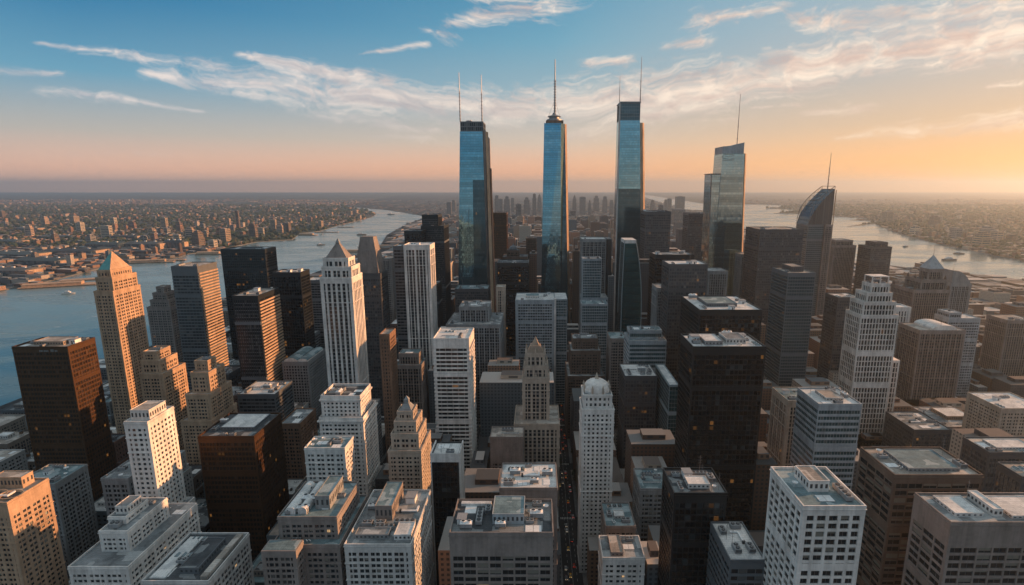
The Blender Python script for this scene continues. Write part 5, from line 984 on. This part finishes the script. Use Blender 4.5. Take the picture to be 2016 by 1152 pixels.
# ------------------------------------------------------------------ filler blocks between them, still one thing each
AVX = [-1050, -940, -830, -720, -610, -520, -430, -340, -255, -165, -72, 27, 132, 240, 345, 450, 560, 670, 780, 890, 1000, 1110, 1220, 1330, 1440, 1550, 1650]
RW = 11.0
def allowed(x0, x1, y0, y1):
    """greatest height that hides nothing of the buildings behind that the photograph shows"""
    best = 1e9
    for f in FOOT:
        if f['y0'] < y0: continue
        for h in (10, 200):
            a = proj(x0, y0, h)[0]; b = proj(x1, y0, h)[0]
            if b > f['pxl'] - 1 and a < f['pxr'] + 1:
                X, Z = atY((a + b) / 2, f['vb'], y0); best = min(best, Z)
    for (x, X0, yv) in VIEWS:
        for h in (10,):
            a = proj(x0, y0, h)[0]; b = proj(x1, y0, h)[0]
            if b > x and a < X0: best = min(best, atY((a + b) / 2, yv, y1)[1])
    return best
VIEWS = [(-200, 30, 800), (24, 60, 795), (183, 290, 700), (275, 295, 700), (425, 436, 585), (530, 540, 535), (585, 640, 552), (700, 800, 500), (760, 835, 470), (1466, 1486, 470), (1580, 1592, 520), (1640, 1720, 545), (1750, 1800, 532), (1900, 2100, 568), (1860, 1905, 545),
         (960, 1215, 425), (1270, 1360, 428), (0, 2016, 400)]
fr_ = random.Random(5)
TONES = [('tan', (.20, .165, .135)), ('brown', (.10, .08, .068)), ('grey', (.15, .16, .168)), ('pale', (.34, .345, .34)), ('dark', (.04, .047, .053)), ('slate', (.085, .105, .12)), ('brick red', (.12, .068, .052)), ('beige', (.27, .235, .195)), ('charcoal', (.055, .058, .062)), ('bluish', (.10, .135, .15))]
HGT = [(25, 'low'), (45, 'middling'), (75, 'tall'), (999, 'towering')]
lots = []
for a, b in zip(AVX, AVX[1:]):
    xm = (a + b) / 2; xs = [(a + RW, xm - 1.2), (xm + 1.2, b - RW)]
    y = 262 + (int(a) % 7) * 5
    while y < 5200:
        d = fr_.uniform(24, 40) * (1 + y / 5000)
        for (p, q) in xs:
            if fr_.random() < .12 and y > 500: lots.append((a + RW, b - RW, y, y + d)); break
            lots.append((p, q, y, y + d - fr_.choice([1, 1.5, 3])))
        y += d
        if fr_.random() < .42: y += 15
near, far = [], []
for (x0, x1, y0, y1) in lots:
    if not (poly_isl(x0 - 6, y0) and poly_isl(x1 + 6, y0) and poly_isl(x0 - 6, y1) and poly_isl(x1 + 6, y1)): continue
    pa = proj(x0, y0, 20); pb = proj(x1, y0, 20)
    if pb[0] < -420 or pa[0] > 2440 or min(pa[1], proj(x0, y1, 60)[1]) > 1190: continue
    me = dict(x0=x0, x1=x1, y0=y0, y1=y1)
    cut = [f for f in FOOT if ov(me, f, 3)]
    ok = True
    for f in cut:      # shrink the lot away from a building it touches
        c = [(f['x1'] + 4, x1, y0, y1), (x0, f['x0'] - 4, y0, y1), (x0, x1, y0, f['y0'] - 4), (x0, x1, f['y1'] + 4, y1)]
        c = [q for q in c if q[1] - q[0] > 9 and q[3] - q[2] > 9 and q[0] >= x0 - 1 and q[1] <= x1 + 1 and q[2] >= y0 - 1 and q[3] <= y1 + 1]
        if not c: ok = False; break
        x0, x1, y0, y1 = max(c, key=lambda q: (q[1] - q[0]) * (q[3] - q[2]))
    if not ok or x1 - x0 < 9 or y1 - y0 < 9 or any(ov(dict(x0=x0, x1=x1, y0=y0, y1=y1), f, 2) for f in FOOT): continue
    mx = allowed(x0, x1, y0, y1)
    core = math.exp(-((x0 - 100) / 600) ** 2)
    want = fr_.choice([fr_.uniform(16, 40), fr_.uniform(28, 62), fr_.uniform(40, 95)]) * (.55 + .6 * core)
    if y0 > 800: want *= fr_.choice([1, 1, 1.3, 1.8])
    if x0 < -430 or x0 > 900: want *= .55
    h = min(want, mx)
    if h < 9: h = fr_.uniform(8, 11)
    (near if len(near) < 205 and y0 < 1250 and pb[0] > -30 and pa[0] < 2050 and proj(x0, y1, h)[1] < 1160 else far).append((x0, x1, y0, y1, h)) if True else None
near.sort(key=lambda q: q[2]); print('near', len(near), 'far', len(far))
used = {}; hers = [(v['cx'], v['cy'], v['short']) for v in HER.values()]
def describe(cx, cy, h, tone, rf):
    d = sorted(hers, key=lambda q: (q[0] - cx) ** 2 + (q[1] - cy) ** 2)
    s = next(n for lim, n in HGT if h < lim)
    def rel(q): return ('behind' if cy > q[1] + 25 else 'in front of' if cy < q[1] - 25 else 'beside')
    rfw = {'grey': 'grey roof', 'dark': 'dark roof', 'white': 'white roof', 'teal': 'bluish roof', 'tan': 'tan roof'}[rf]
    for q in d[:7]:
        for sh in (f'{s} {tone} block with {rfw} {rel(q)} the {q[2]}', f'{s} {tone} block {rel(q)} the {q[2]}', f'{s} {tone} building with {rfw} {rel(q)} the {q[2]}', f'plain {tone} block with {rfw} {rel(q)} the {q[2]}'):
            if sh not in used and len(sh.split()) <= 16: used[sh] = 1; return sh
    return sh
def filler(x0, x1, y0, y1, h, i):
    tn, tc = fr_.choice(TONES); rf = fr_.choice(['grey', 'grey', 'dark', 'teal', 'white', 'tan', 'dark']); cx, cy = (x0 + x1) / 2, (y0 + y1) / 2; w_, d_ = (x1 - x0) / 2, (y1 - y0) / 2
    r = thing('city_block', describe(cx, cy, h, tn, rf), 'building', (cx, cy, 0), 'mid rise blocks between the towers'); r.name = 'office_block' if h > 45 else 'apartment_block' if tn in ('brown', 'tan', 'brick red', 'beige') else 'commercial_block'
    v = fr_.uniform(.8, 1.25); col = (tc[0] * v, tc[1] * v, tc[2] * v, 1)
    kindf = fr_.random(); sty = ('grey', 'dark', 3.7, 3.8, 1.8, 1.8, .4, .35, 3, 1.5) if kindf < .6 else ('grey', 'dark', 5, 3.8, .4, 1.6, .2, .4, 3, 1) if kindf < .8 else ('grey', 'dark', 3.2, 3.8, 1.1, .9, .5, .2, 4, 1.2)
    if cy > 900: sty = list(sty); sty[2] *= 1.5
    wb_, gb_, pb_, rb_ = MB(), MB(), MB(), MB(); tiers = [(-w_, w_, -d_, d_, 0, h)]
    if h > 34 and w_ > 9 and fr_.random() < .5:
        k = fr_.uniform(.12, .25); z1 = h * fr_.uniform(.55, .8); tiers = [(-w_, w_, -d_, d_, 0, z1), (-w_ * (1 - k), w_ * (1 - k * fr_.random()), -d_ * (1 - k), d_ * (1 - k * fr_.random()), z1, h)]
    for t in tiers:
        lattice(wb_, gb_, *t, tuple(sty)); parapet(pb_, t[0], t[1], t[2], t[3], t[5], 1.0, .5, .6); rb_.box(t[0], t[1], t[2], t[3], t[5], t[5] + .15)
    wb_.build('wall', M_TINT, r).color = col; gb_.build('glazing', gm('dark'), r); pb_.build('parapet', M_TINT, r).color = tuple(c * 1.15 for c in col[:3]) + (1,); rb_.build('roof', ROOFS[rf], r)
    t = tiers[-1]; occ = []; sx, sy = t[1] - t[0], t[3] - t[2]
    if min(sx, sy) > 11 and fr_.random() < .75:
        a = t[0] + sx * fr_.uniform(.12, .4); b = a + sx * fr_.uniform(.25, .45); c = t[2] + sy * fr_.uniform(.15, .4); d = c + sy * fr_.uniform(.25, .42)
        penthouse(r, a, b, c, d, t[5] + .15, fr_.uniform(2.5, 5), fr_.choice(['pale', 'grey', 'taupe', 'dgrey']), fr_.choice(['grey', 'white', 'dark', 'teal']), stripes=cy < 700); occ.append(((a + b) / 2, (c + d) / 2, (b - a) / 2, (d - c) / 2))
    n = 6 if cy < 520 else 4 if cy < 800 else 2
    kit(r, t[0], t[1], t[2], t[3], t[5] + .15, n, fr_, occ=occ, pool=('air_unit', 'duct', 'cooling_tower', 'vent_pipes', 'stair_house', 'skylight', 'roof_hatch', 'roof_hatch', 'air_unit') + (('water_tank', 'water_tank') if tn in ('tan', 'brown', 'brick red', 'beige') else ()))
for i, f in enumerate(near): filler(*f, i)
mi = [((a + b) / 2, (c + d) / 2, b - a, d - c, h) for a, b, c, d, h in far]
mass('distant_buildings', 'packed mid rise blocks further up the island', mi, 0.0)
# ------------------------------------------------------------------ beyond: north of the island and the far banks
mass('distant_buildings', 'hazy town spreading north to the horizon', town(4000, lambda x, y: poly_isl(x, y) and y > 5200, 5200, 12000, -.9, .55, .12), 0.12)
mass('distant_buildings', 'sunlit low town across the left river', town(19000, poly_left, 1500, 13000, -1.9, -.15, -.22), -.22)
mass('distant_buildings', 'hazy low town across the right river', town(11000, poly_right, 2000, 13000, .3, 1.6, .3), .3)
mass('distant_buildings', 'low blocks along the island shores', town(900, lambda x, y: poly_isl(x, y) and (x < -1060 or x > 1660), 900, 5600, -.9, 1.2, 0.0), 0.0)
tb = MB(); RT = random.Random(8)
for (n, test, y0, y1, a0, a1) in ((5000, lambda x, y: poly_left(x, y) and (y > 2700 or x < -2600), 1900, 9000, -1.2, -.15), (4000, poly_right, 2000, 9000, .3, 1.15)):
    for (x, y) in scatter(n, test, y0, y1, a0, a1, lambda X, Y: ()):
        s = RT.uniform(5, 11) * (1 + y / 6000); k = 6; i = len(tb.v); rot = RT.random() * 6
        ring = [[(x + cos(rot + 2 * pi * j / k) * s * q * RT.uniform(.8, 1.2), y + sin(rot + 2 * pi * j / k) * s * q * RT.uniform(.8, 1.2), z * s) for j in range(k)] for q, z in ((.8, .15), (1.0, .6), (.6, 1.1))]
        for rg in ring: tb.v += rg
        tb.v.append((x, y, 1.35 * s))
        for l in range(2):
            for j in range(k): jj = (j + 1) % k; tb.f.append((i + l * k + j, i + l * k + jj, i + l * k + k + jj, i + l * k + k + j)); tb.m.append(0); tb.uv += [(0, 0)] * 4
        for j in range(k): tb.f.append((i + 2 * k + j, i + 2 * k + (j + 1) % k, i + 3 * k)); tb.m.append(0); tb.uv += [(0, 0)] * 3
M_LEAF = m_mass('foliage', [(.035, .05, .022), (.05, .065, .03), (.06, .055, .03), (.03, .04, .02)], False)
kind(tb.build('distant_trees', M_LEAF), 'stuff', 'dark tree clumps scattered through the far bank towns')
# far skyline, one thing per tower
def mid(name, short, label, cat, X, Y, w_, d_, h, col, step=0, group=None, rz=0.0, crown=0):
    r = thing(name, label, cat, (X, Y, 0), group); r.rotation_euler = (0, 0, rz)
    g, p = MB(), MB(); n = max(2, int(w_ / 7)); m_ = max(2, int(h / 9)); tiers = [(w_ / 2, d_ / 2, 0, h)]
    if step == 1: tiers = [(w_ / 2, d_ / 2, 0, h * .82), (w_ * .36, d_ * .36, h * .82, h)]
    if step == 2: tiers = [(w_ / 2, d_ / 2, 0, h * .6), (w_ * .42, d_ * .42, h * .6, h * .88), (w_ * .25, d_ * .25, h * .88, h)]
    for (a, b, z0, z1) in tiers:
        g.box(-a, a, -b, b, z0, z1 - 1, 0, n * 2, n * 2, m_ * (z1 - z0) / h)
        for k in range(int(m_ * (z1 - z0) / h)): z = z0 + (z1 - z0) * k / max(1, int(m_ * (z1 - z0) / h)); p.box(-a - .5, a + .5, -b - .5, b + .5, z, z + (z1 - z0) / max(1, int(m_ * (z1 - z0) / h)) * .45)
        for sx in (-a, a):
            for sy in (-b, b): p.box(sx - 1.2, sx + 1.2, sy - 1.2, sy + 1.2, z0, z1 - .5)
        p.box(-a - .9, a + .9, -b - .9, b + .9, z1 - 2, z1)
    p.build('wall', M_TINT, r).color = col; g.build('glazing', gm('grey'), r)
    t = MB(); a, b, z0, z1 = tiers[-1]; t.box(-a * .5, a * .4, -b * .5, b * .5, z1, z1 + max(2.5, h * .03)); t.build('penthouse', M_GREY, r)
    if crown: c = MB(); c.frus(-a * .8, a * .8, -b * .8, b * .8, z1 + .1, -a * .05, a * .05, -b * .05, b * .05, z1 + h * .1); c.build('crown', M_DARK, r)
    return r
SK = [(884, 398, 9, 0), (893, 394, 8, 1), (978, 385, 9, 1), (986, 392, 7, 0), (998, 387, 13, 2), (1009, 390, 6, 0), (1021, 402, 10, 0), (1037, 389, 13, 2), (1052, 382, 8, 1), (1062, 385, 9, 2), (1131, 387, 8, 2), (1147, 388, 12, 0), (1161, 396, 6, 2), (1174, 386, 12, 2), (1191, 387, 9, 1), (1204, 394, 8, 1), (1285, 394, 8, 1), (1311, 393, 7, 1), (1318, 391, 8, 0), (1339, 387, 17, 0), (1336, 412, 22, 0), (1301, 404, 8, 0), (1128, 415, 10, 0), (1011, 424, 9, 0)]
DESC = ['slender', 'stubby', 'square topped', 'round shouldered', 'stepped', 'narrow', 'broad', 'needle like']
for i, (px, py, wpx, st_) in enumerate(SK):
    Y = 5600 + (i * 977) % 1300; X, Z = atY(px, py, Y); ww = wpx / FPX * Y * .92
    if py > 400: Y = 3600; X, Z = atY(px, py, Y); ww = wpx / FPX * Y
    side = 'between twin masted and ringed spire towers' if 960 < px < 1070 else 'between ringed spire and tallest towers' if px < 1215 and px > 1070 else 'between tallest and notched towers' if px > 1215 else 'just beside the twin masted tower'
    nth = ['first', 'second', 'third', 'fourth', 'fifth', 'sixth', 'seventh', 'eighth', 'ninth'][sum(1 for q in SK[:i] if (960 < q[0] < 1070) == (960 < px < 1070) and (1070 < q[0] < 1215) == (1070 < px < 1215) and (q[0] > 1215) == (px > 1215)) % 9]
    mid('far_tower', '', f'hazy {("flat", "shouldered", "stepped")[st_]} tower, {nth} from the left {side}', 'tower', X, Y, ww, ww * .8, Z, (.16, .15, .15, 1), st_, 'hazy towers of the far skyline', crown=(st_ == 2 and wpx < 10))
# riverside halls and mid rises on the left bank
HALL = [(95, 520, 130, 22), (30, 540, 95, 20), (150, 500, 150, 20), (215, 488, 120, 24), (290, 490, 110, 30), (345, 489, 60, 34), (40, 505, 150, 18), (120, 470, 120, 18), (250, 470, 90, 18), (20, 480, 110, 20), (60, 455, 100, 22), (190, 455, 90, 20), (320, 468, 80, 20)]
hw = ['nearest the river bend', 'beside the long pier', 'with curved glass roof', 'with stepped glass roof', 'under the green pyramid tower line', 'at the water edge', 'among brick warehouses', 'behind the long hall', 'set back from the quay', 'at the city edge', 'near the twin stacks', 'by the railway yard', 'with white gable']
for i, (px, py, L, hh) in enumerate(HALL):
    X, Y = gnd(px, py); r = thing('river_hall', f'{("long dark blue", "grey flat", "teal glazed", "dark low")[i % 4]} hall {hw[i]} across the wide river', 'hall', (X, Y, 0), 'big halls across the river'); r.rotation_euler = (0, 0, -.18 + .1 * (i % 3)); a, b_ = L * .75, L * .38
    m = MB(); m.box(-a, a, -b_, b_, 0, hh * .9, 0, 20, 10, 3); m.build('wall', [glass('hall_wall', (.05, .075, .09), lit=.0, pb=.5, blind=(.2, .2, .2))], r)
    m = MB(); n = 8; P = [(-b_ - 1 + 2 * (b_ + 1) * k / n, hh * .9 + hh * .32 * sin(pi * k / n)) for k in range(n + 1)]
    for (y, z), (y2, z2) in zip(P, P[1:]): m.quad((-a - 1, y, z), (a + 1, y, z), (a + 1, y2, z2), (-a - 1, y2, z2))
    for sx in (-a - 1, a + 1): m.poly([(sx, y, z) for y, z in P])
    m.build('curved_roof', wall('hall_roof_' + str(i % 3), ((.05, .075, .085), (.09, .10, .105), (.04, .05, .06))[i % 3]), r)
    m = MB(); m.box(a + .2, a + 14, -b_ * .8, b_ * .6, 0, hh * .95); m.build('end_block', wm('sand'), r)
    for k in range(3): m = MB(); m.box(-a * .7 + k * a * .6, -a * .7 + k * a * .6 + 10, -3, 3, hh * 1.1, hh * 1.35); m.build('roof_light', M_WHITE, r)
MR = random.Random(21); words = ['tan', 'peach', 'brown', 'cream', 'grey', 'brick']; cols = [(.36, .27, .19, 1), (.45, .33, .25, 1), (.16, .11, .08, 1), (.48, .42, .34, 1), (.25, .25, .25, 1), (.25, .14, .10, 1)]
LM = [(148, 392 + 50, 12), (90, 446, 9), (5, 432, 8), (212, 470, 14), (284, 478, 10), (305, 478, 8), (325, 450, 9), (376, 472, 13), (392, 486, 17), (420, 490, 12), (430, 482, 9), (435, 468, 12), (445, 478, 14), (452, 450, 5), (470, 452, 5), (350, 476, 10), (330, 462, 9), (478, 466, 8), (540, 456, 9), (552, 462, 10), (568, 458, 8), (160, 458, 10), (238, 464, 9), (262, 452, 10), (632, 448, 7), (300, 462, 10), (500, 470, 12), (515, 464, 9), (180, 478, 12), (355, 458, 9), (405, 466, 9), (60, 468, 10), (110, 480, 11), (225, 444, 8), (400, 452, 7), (610, 440, 7), (690, 424, 6), (700, 423, 8)]
for i, (px, py, wp) in enumerate(LM):
    X, Y = gnd(px, py); s = Y / FPX; k = i % 6; h = MR.uniform(1.1, 2.6) * wp * s * (3.2 if wp < 6 else 1)
    if not poly_left(X, Y): continue
    q = min(HALL, key=lambda a: (a[0] - px) ** 2 + (a[1] - py) ** 2)
    mid('river_block', '', f'{words[k]} {("slab", "stepped", "twin", "corner")[i % 4]} block number-less'.replace(' number-less', '') + f' standing {("near", "beside", "behind", "close to", "beyond")[i // 8 % 5]} the hall {hw[HALL.index(q)]}', 'apartment block', X, Y, wp * s, wp * s * .8, h, cols[k], i % 3 if wp > 8 else 0, 'lit blocks across the wide river', rz=-.25 + .15 * (i % 4))
RM = [(1745, 438, 14, 'pale'), (1758, 436, 10, 'tan'), (1838, 446, 14, 'grey'), (1845, 440, 10, 'brown'), (1940, 470, 16, 'dark'), (1930, 486, 20, 'brown'), (1960, 476, 14, 'tan'), (1990, 480, 12, 'brown'), (1800, 462, 12, 'dull'), (1880, 470, 14, 'dusky')]
for i, (px, py, wp, wd) in enumerate(RM):
    X, Y = gnd(px, py); s = Y / FPX
    if poly_right(X, Y): mid('river_block', '', f'{wd} hazy block beyond the bright river, {("tallest there", "by a jetty", "behind trees", "on the slope", "darkest there", "broadest there", "with stepped top", "at the frame edge", "near the inlet", "by the quay")[i]}', 'apartment block', X, Y, wp * s, wp * s, wp * s * 1.5, cols[i % 5], i % 3, 'hazy blocks beyond the bright river', rz=.2)
# piers and jetties
def pier(x, y, L, w_, rz, shed, label):
    r = thing('pier', label, 'pier', (x, y, 0), 'piers along the rivers'); r.rotation_euler = (0, 0, rz)
    m = MB(); m.box(0, L, -w_ / 2, w_ / 2, -1.2, 1.0); m.build('deck', wm('sand'), r)
    for k in range(int(L / 14)): m = MB(); m.box(4 + k * 14, 5.6 + k * 14, -w_ / 2 - .5, w_ / 2 + .5, -3.4, -.9); m.build('pile_row', M_DARK, r) if k < 8 else None
    if shed: m = MB(); m.box(8, L * .8, -w_ * .32, w_ * .32, 1, 8); m.frus(7, L * .8 + 1, -w_ * .36, w_ * .36, 8, 9, L * .8 - 1, -.3, .3, 11); m.build('shed', wm('sand'), r)
for i, (px, py, L, w_, rz, sh_, lb) in enumerate([(40, 566, 190, 46, .42, 1, 'long pale pier shed lit peach, nearest on the wide river'), (120, 552, 150, 34, .42, 0, 'bare pale quay deck beyond the pale pier shed'), (255, 517, 160, 26, .25, 1, 'low pier with a shed behind the green pyramid tower'), (300, 513, 120, 22, .3, 0, 'short bare jetty behind the green pyramid tower'), (385, 500, 130, 26, .1, 1, 'white shed pier at the bend of the wide river'), (425, 492, 120, 30, 0, 1, 'white jetty shed by the black riverside monolith'), (588, 462, 130, 26, -.2, 1, 'small far pier with pale shed up the wide river'), (620, 457, 160, 24, 0, 0, 'bare far jetty up the wide river'), (665, 447, 120, 24, 0, 0, 'farthest little jetty up the wide river')]):
    X, Y = gnd(px, py); pier(X, Y, L, w_, rz, sh_, lb)
for i, (x, y, L, lb) in enumerate([(-775, 2500, 260, 'long dark jetty reaching into the wide river from the city'), (-790, 2720, 180, 'short dark jetty from the city beyond the long dark one')]): pier(x + 30, y, L * .9, 26, pi, 1, lb)
# boats
def boat(px, py, L, label, hull=(.6, .6, .58, 1), rz=0.0, wake=0):
    X, Y = gnd(px, py, -3); r = thing('boat', label, 'boat', (X, Y, -3)); r.rotation_euler = (0, 0, rz); w_ = L * .24
    m = MB(); n = 10; up, dn = [], []
    for k in range(n + 1):
        t = k / n; hw_ = w_ / 2 * (1 - max(0, (t - .55) / .45) ** 2); up.append((-L / 2 + L * t, hw_)); dn.append((-L / 2 + L * t * .97, hw_ * .7))
    for s in (1, -1):
        for (a, b), (c, d), (e, f) in zip(zip(up, up[1:]), zip(dn, dn[1:]), [(0, 0)] * n): m.quad((c[0], s * c[1], -.5), (d[0], s * d[1], -.5), (b[0], s * b[1], L * .09 + 1), (a[0], s * a[1], L * .09 + 1))
    m.poly([(x, y, L * .09 + 1) for x, y in up] + [(x, -y, L * .09 + 1) for x, y in reversed(up)]); m.quad((-L / 2, -w_ * .35, -.5), (-L / 2, w_ * .35, -.5), (-L / 2, w_ / 2, L * .09 + 1), (-L / 2, -w_ / 2, L * .09 + 1))
    m.build('hull', M_TINT, r).color = hull; z = L * .09 + 1
    c = MB(); c.box(-L * .32, L * .12, -w_ * .36, w_ * .36, z, z + L * .09, 0); c.box(-L * .22, L * .02, -w_ * .3, w_ * .3, z + L * .09, z + L * .16, 0)
    for k in range(5): c.box(-L * .3 + k * L * .08, -L * .25 + k * L * .08, -w_ * .36 - .05, -w_ * .36, z + L * .035, z + L * .07, 1)
    c.build('cabin', [M_WHITE, M_DARK], r); c = MB(); c.bar((-L * .1, 0, z + L * .15), (-L * .1, 0, z + L * .34), .15); c.build('mast', M_STEEL, r)
    if wake:
        c = MB()
        for s in (-1, 1): c.quad((-L * .45, s * w_ * .2, .06), (-L * .45 - wake, s * wake * .09, .06), (-L * .45 - wake * .9, s * (wake * .09 + 2), .06), (-L * .4, s * w_ * .45, .06))
        c.build('wake', wall('foam', (.45, .5, .52), .6, .3, .3, False), r)
boat(136, 579, 34, 'small white motor boat alone on the wide river', rz=.2, wake=120)
boat(632, 483, 42, 'dark work boat mid river beyond the black slabs', (.08, .09, .1, 1), .4, 90)
boat(712, 463, 60, 'dark barge far up the wide river', (.1, .1, .1, 1), .3)
boat(770, 423, 80, 'large dark ship where the wide river narrows', (.09, .09, .1, 1), 0)
boat(1708, 489, 70, 'long low barge on the bright river beside the lone brown tower', (.06, .06, .06, 1), -.2)
boat(1783, 486, 30, 'small launch on the bright river', (.1, .1, .1, 1), .1)
boat(1888, 500, 44, 'ferry on the bright river near the far bank', (.1, .1, .1, 1), -.3, 160)
boat(1870, 513, 62, 'flat freight boat behind the pyramid topped tower', (.12, .12, .12, 1), 0)
# ------------------------------------------------------------------ streets: pavements, markings, traffic, street trees
pv_, ln = MB(), MB(); ly = [262]; y = 262
for a, b in zip(AVX, AVX[1:]):
    y = 150
    while y < 1500:
        if poly_isl(a, y) and poly_isl(b, y + 84): pv_.box(a + RW - 3.2, b - RW + 3.2, y, y + 84, .01, .16)
        y += 98
kind(pv_.build('pavement', M_PAVE), 'structure', 'raised pavements round the city blocks')
for x in AVX:
    for k in range(150):
        y = 250 + k * 7
        for o in (-3.4, 3.4): ln.quad((x + o - .09, y, .012), (x + o + .09, y, .012), (x + o + .09, y + 3, .012), (x + o - .09, y + 3, .012))
    ln.quad((x - .2, 250, .013), (x - .06, 250, .013), (x - .06, 1300, .013), (x - .2, 1300, .013))
    for yy in range(248, 1300, 98):
        for k in range(9): ln.quad((x - 6.5 + k * 1.5, yy - 3, .014), (x - 5.8 + k * 1.5, yy - 3, .014), (x - 5.8 + k * 1.5, yy, .014), (x - 6.5 + k * 1.5, yy, .014))
kind(ln.build('road_markings', wall('road_paint', (.5, .5, .48), .7, .3, .5, False)), 'structure', 'worn lane lines and crossings on the avenues')
def lampmat(name, c, e):
    m, n, b = new_mat(name); b.inputs['Base Color'].default_value = (*c, 1); b.inputs['Emission Color'].default_value = (*c, 1); b.inputs['Emission Strength'].default_value = e; return m
M_TAIL = lampmat('tail_lamp', (1, .06, .02), .7); M_HEAD = lampmat('head_lamp', (1, .75, .45), 1.2)
def car_meshes():
    b = MB(); sec = [(-2.25, .55, .85), (-1.5, .5, 1.0), (-.2, .5, 1.0), (1.3, .5, .95), (2.2, .5, .7)]
    for (a, z0, z1), (c, z2, z3) in zip(sec, sec[1:]):
        for s in (-.9, .9): b.quad((s, a, z0 - .25), (s, c, z2 - .25), (s * .96, c, z3), (s * .96, a, z1))
        b.quad((-.864, a, z1), (.864, a, z1), (.864, c, z3), (-.864, c, z3))
    b.quad((-.9, -2.25, .3), (.9, -2.25, .3), (.864, -2.25, .85), (-.864, -2.25, .85)); b.quad((-.9, 2.2, .25), (.9, 2.2, .25), (.864, 2.2, .7), (-.864, 2.2, .7))
    b.frus(-.8, .8, -1.7, 1.1, .98, -.66, .66, -1.2, .45, 1.45, 1, top=0)
    for x in (-.88, .88):
        for y in (-1.4, 1.4):
            i = len(b.v); n = 10
            for xx in (x - .1, x + .1): b.v += [(xx, y + .33 * cos(2 * pi * k / n), .33 + .33 * sin(2 * pi * k / n)) for k in range(n)]
            for k in range(n): j = (k + 1) % n; b.f.append((i + k, i + j, i + n + j, i + n + k)); b.m.append(2); b.uv += [(0, 0)] * 4
            b.f.append(tuple(i + n + k for k in range(n))); b.m.append(2); b.uv += [(0, 0)] * n; b.f.append(tuple(i + k for k in range(n))); b.m.append(2); b.uv += [(0, 0)] * n
    for s in (-.62, .62): b.box(s - .2, s + .2, -2.32, -2.24, .6, .8, 3); b.box(s - .18, s + .18, 2.19, 2.26, .5, .65, 4)
    return b.mesh('car', [M_TINT, gm('dark'), M_DARK, M_TAIL, M_HEAD])
CAR = car_meshes(); cr = random.Random(4)
CC = [('black', (.02, .02, .022, 1)), ('yellow', (.65, .34, .02, 1)), ('white', (.6, .6, .6, 1)), ('silver', (.35, .36, .37, 1)), ('red', (.35, .03, .02, 1)), ('grey', (.12, .12, .125, 1))]
occ_ = []
for i in range(150):
    ax = 27 if i < 70 else cr.choice([-72, -165, 132, 240, 345, 450]); lane = cr.choice([-5.1, -1.8, 1.8, 5.1]); y = cr.uniform(330, 900 if i < 70 else 800)
    if any(abs(ax + lane - a) < 2 and abs(y - b) < 7 for a, b in occ_) or any(f['x0'] - 2 < ax + lane < f['x1'] + 2 and f['y0'] - 3 < y < f['y1'] + 3 for f in FOOT): continue
    occ_.append((ax + lane, y)); n_, c_ = cr.choice(CC); o = put('car', CAR, None, (ax + lane, y, .013), 0 if lane > 0 else pi, None, c_)
    tag(o, f'{n_} car in the traffic {"heading up" if lane > 0 else "coming down"} the {"central" if ax == 27 else "side"} avenue', 'car', f'{n_} cars {"heading up" if lane > 0 else "coming down"} the {"central" if ax == 27 else "side"} avenue')
def tree(x, y, h, label, seed):
    rr = random.Random(seed); r = thing('street_tree', label, 'tree', (x, y, .1), 'street trees'); t = MB(); t.cyl(0, 0, 0, h * .35, .28, .18, 8)
    for k in range(5): a = k * 1.26; t.bar((0, 0, h * .33), (cos(a) * h * .2, sin(a) * h * .2, h * .6), .09)
    t.build('trunk', wm('brown'), r); c = MB()
    cl = [(rr.gauss(0, h * .16), rr.gauss(0, h * .16), h * rr.uniform(.42, .95), h * rr.uniform(.08, .15)) for _ in range(16)]
    for k in range(900):
        q = rr.choice(cl); d = Vector((rr.gauss(0, 1), rr.gauss(0, 1), rr.gauss(0, .8))).normalized() * q[3] * rr.uniform(.6, 1.15); p = Vector(q[:3]) + d; u = Vector((rr.gauss(0, 1), rr.gauss(0, 1), rr.gauss(0, 1))).normalized(); v = u.cross(d).normalized(); s = rr.uniform(.18, .38)
        c.quad(tuple(p - u * s - v * s), tuple(p + u * s - v * s), tuple(p + u * s + v * s), tuple(p - u * s + v * s))
    c.build('crown', M_LEAF, r)
for i, (px, py) in enumerate([(752, 776), (760, 770), (742, 768), (768, 780), (1130, 905), (1132, 950), (1098, 925), (945, 812), (950, 790), (962, 835), (1160, 1085), (1300, 900), (1475, 600)]):
    X, Y = gnd(px, py)
    if any(f['x0'] - 3 < X < f['x1'] + 3 and f['y0'] - 3 < Y < f['y1'] + 3 for f in FOOT): continue
    tree(X, Y, 13, f'dark green {("bushy", "round", "ragged", "tall", "thin", "lopsided", "small", "dense", "sparse", "open", "leaning", "wide", "young")[i]} street tree {"on the plaza behind the white classical tower" if i < 4 else "by the central avenue" if i < 7 or i == 10 else "in the side street by the striped slab" if i < 10 else "near the giant black tower"}', i)
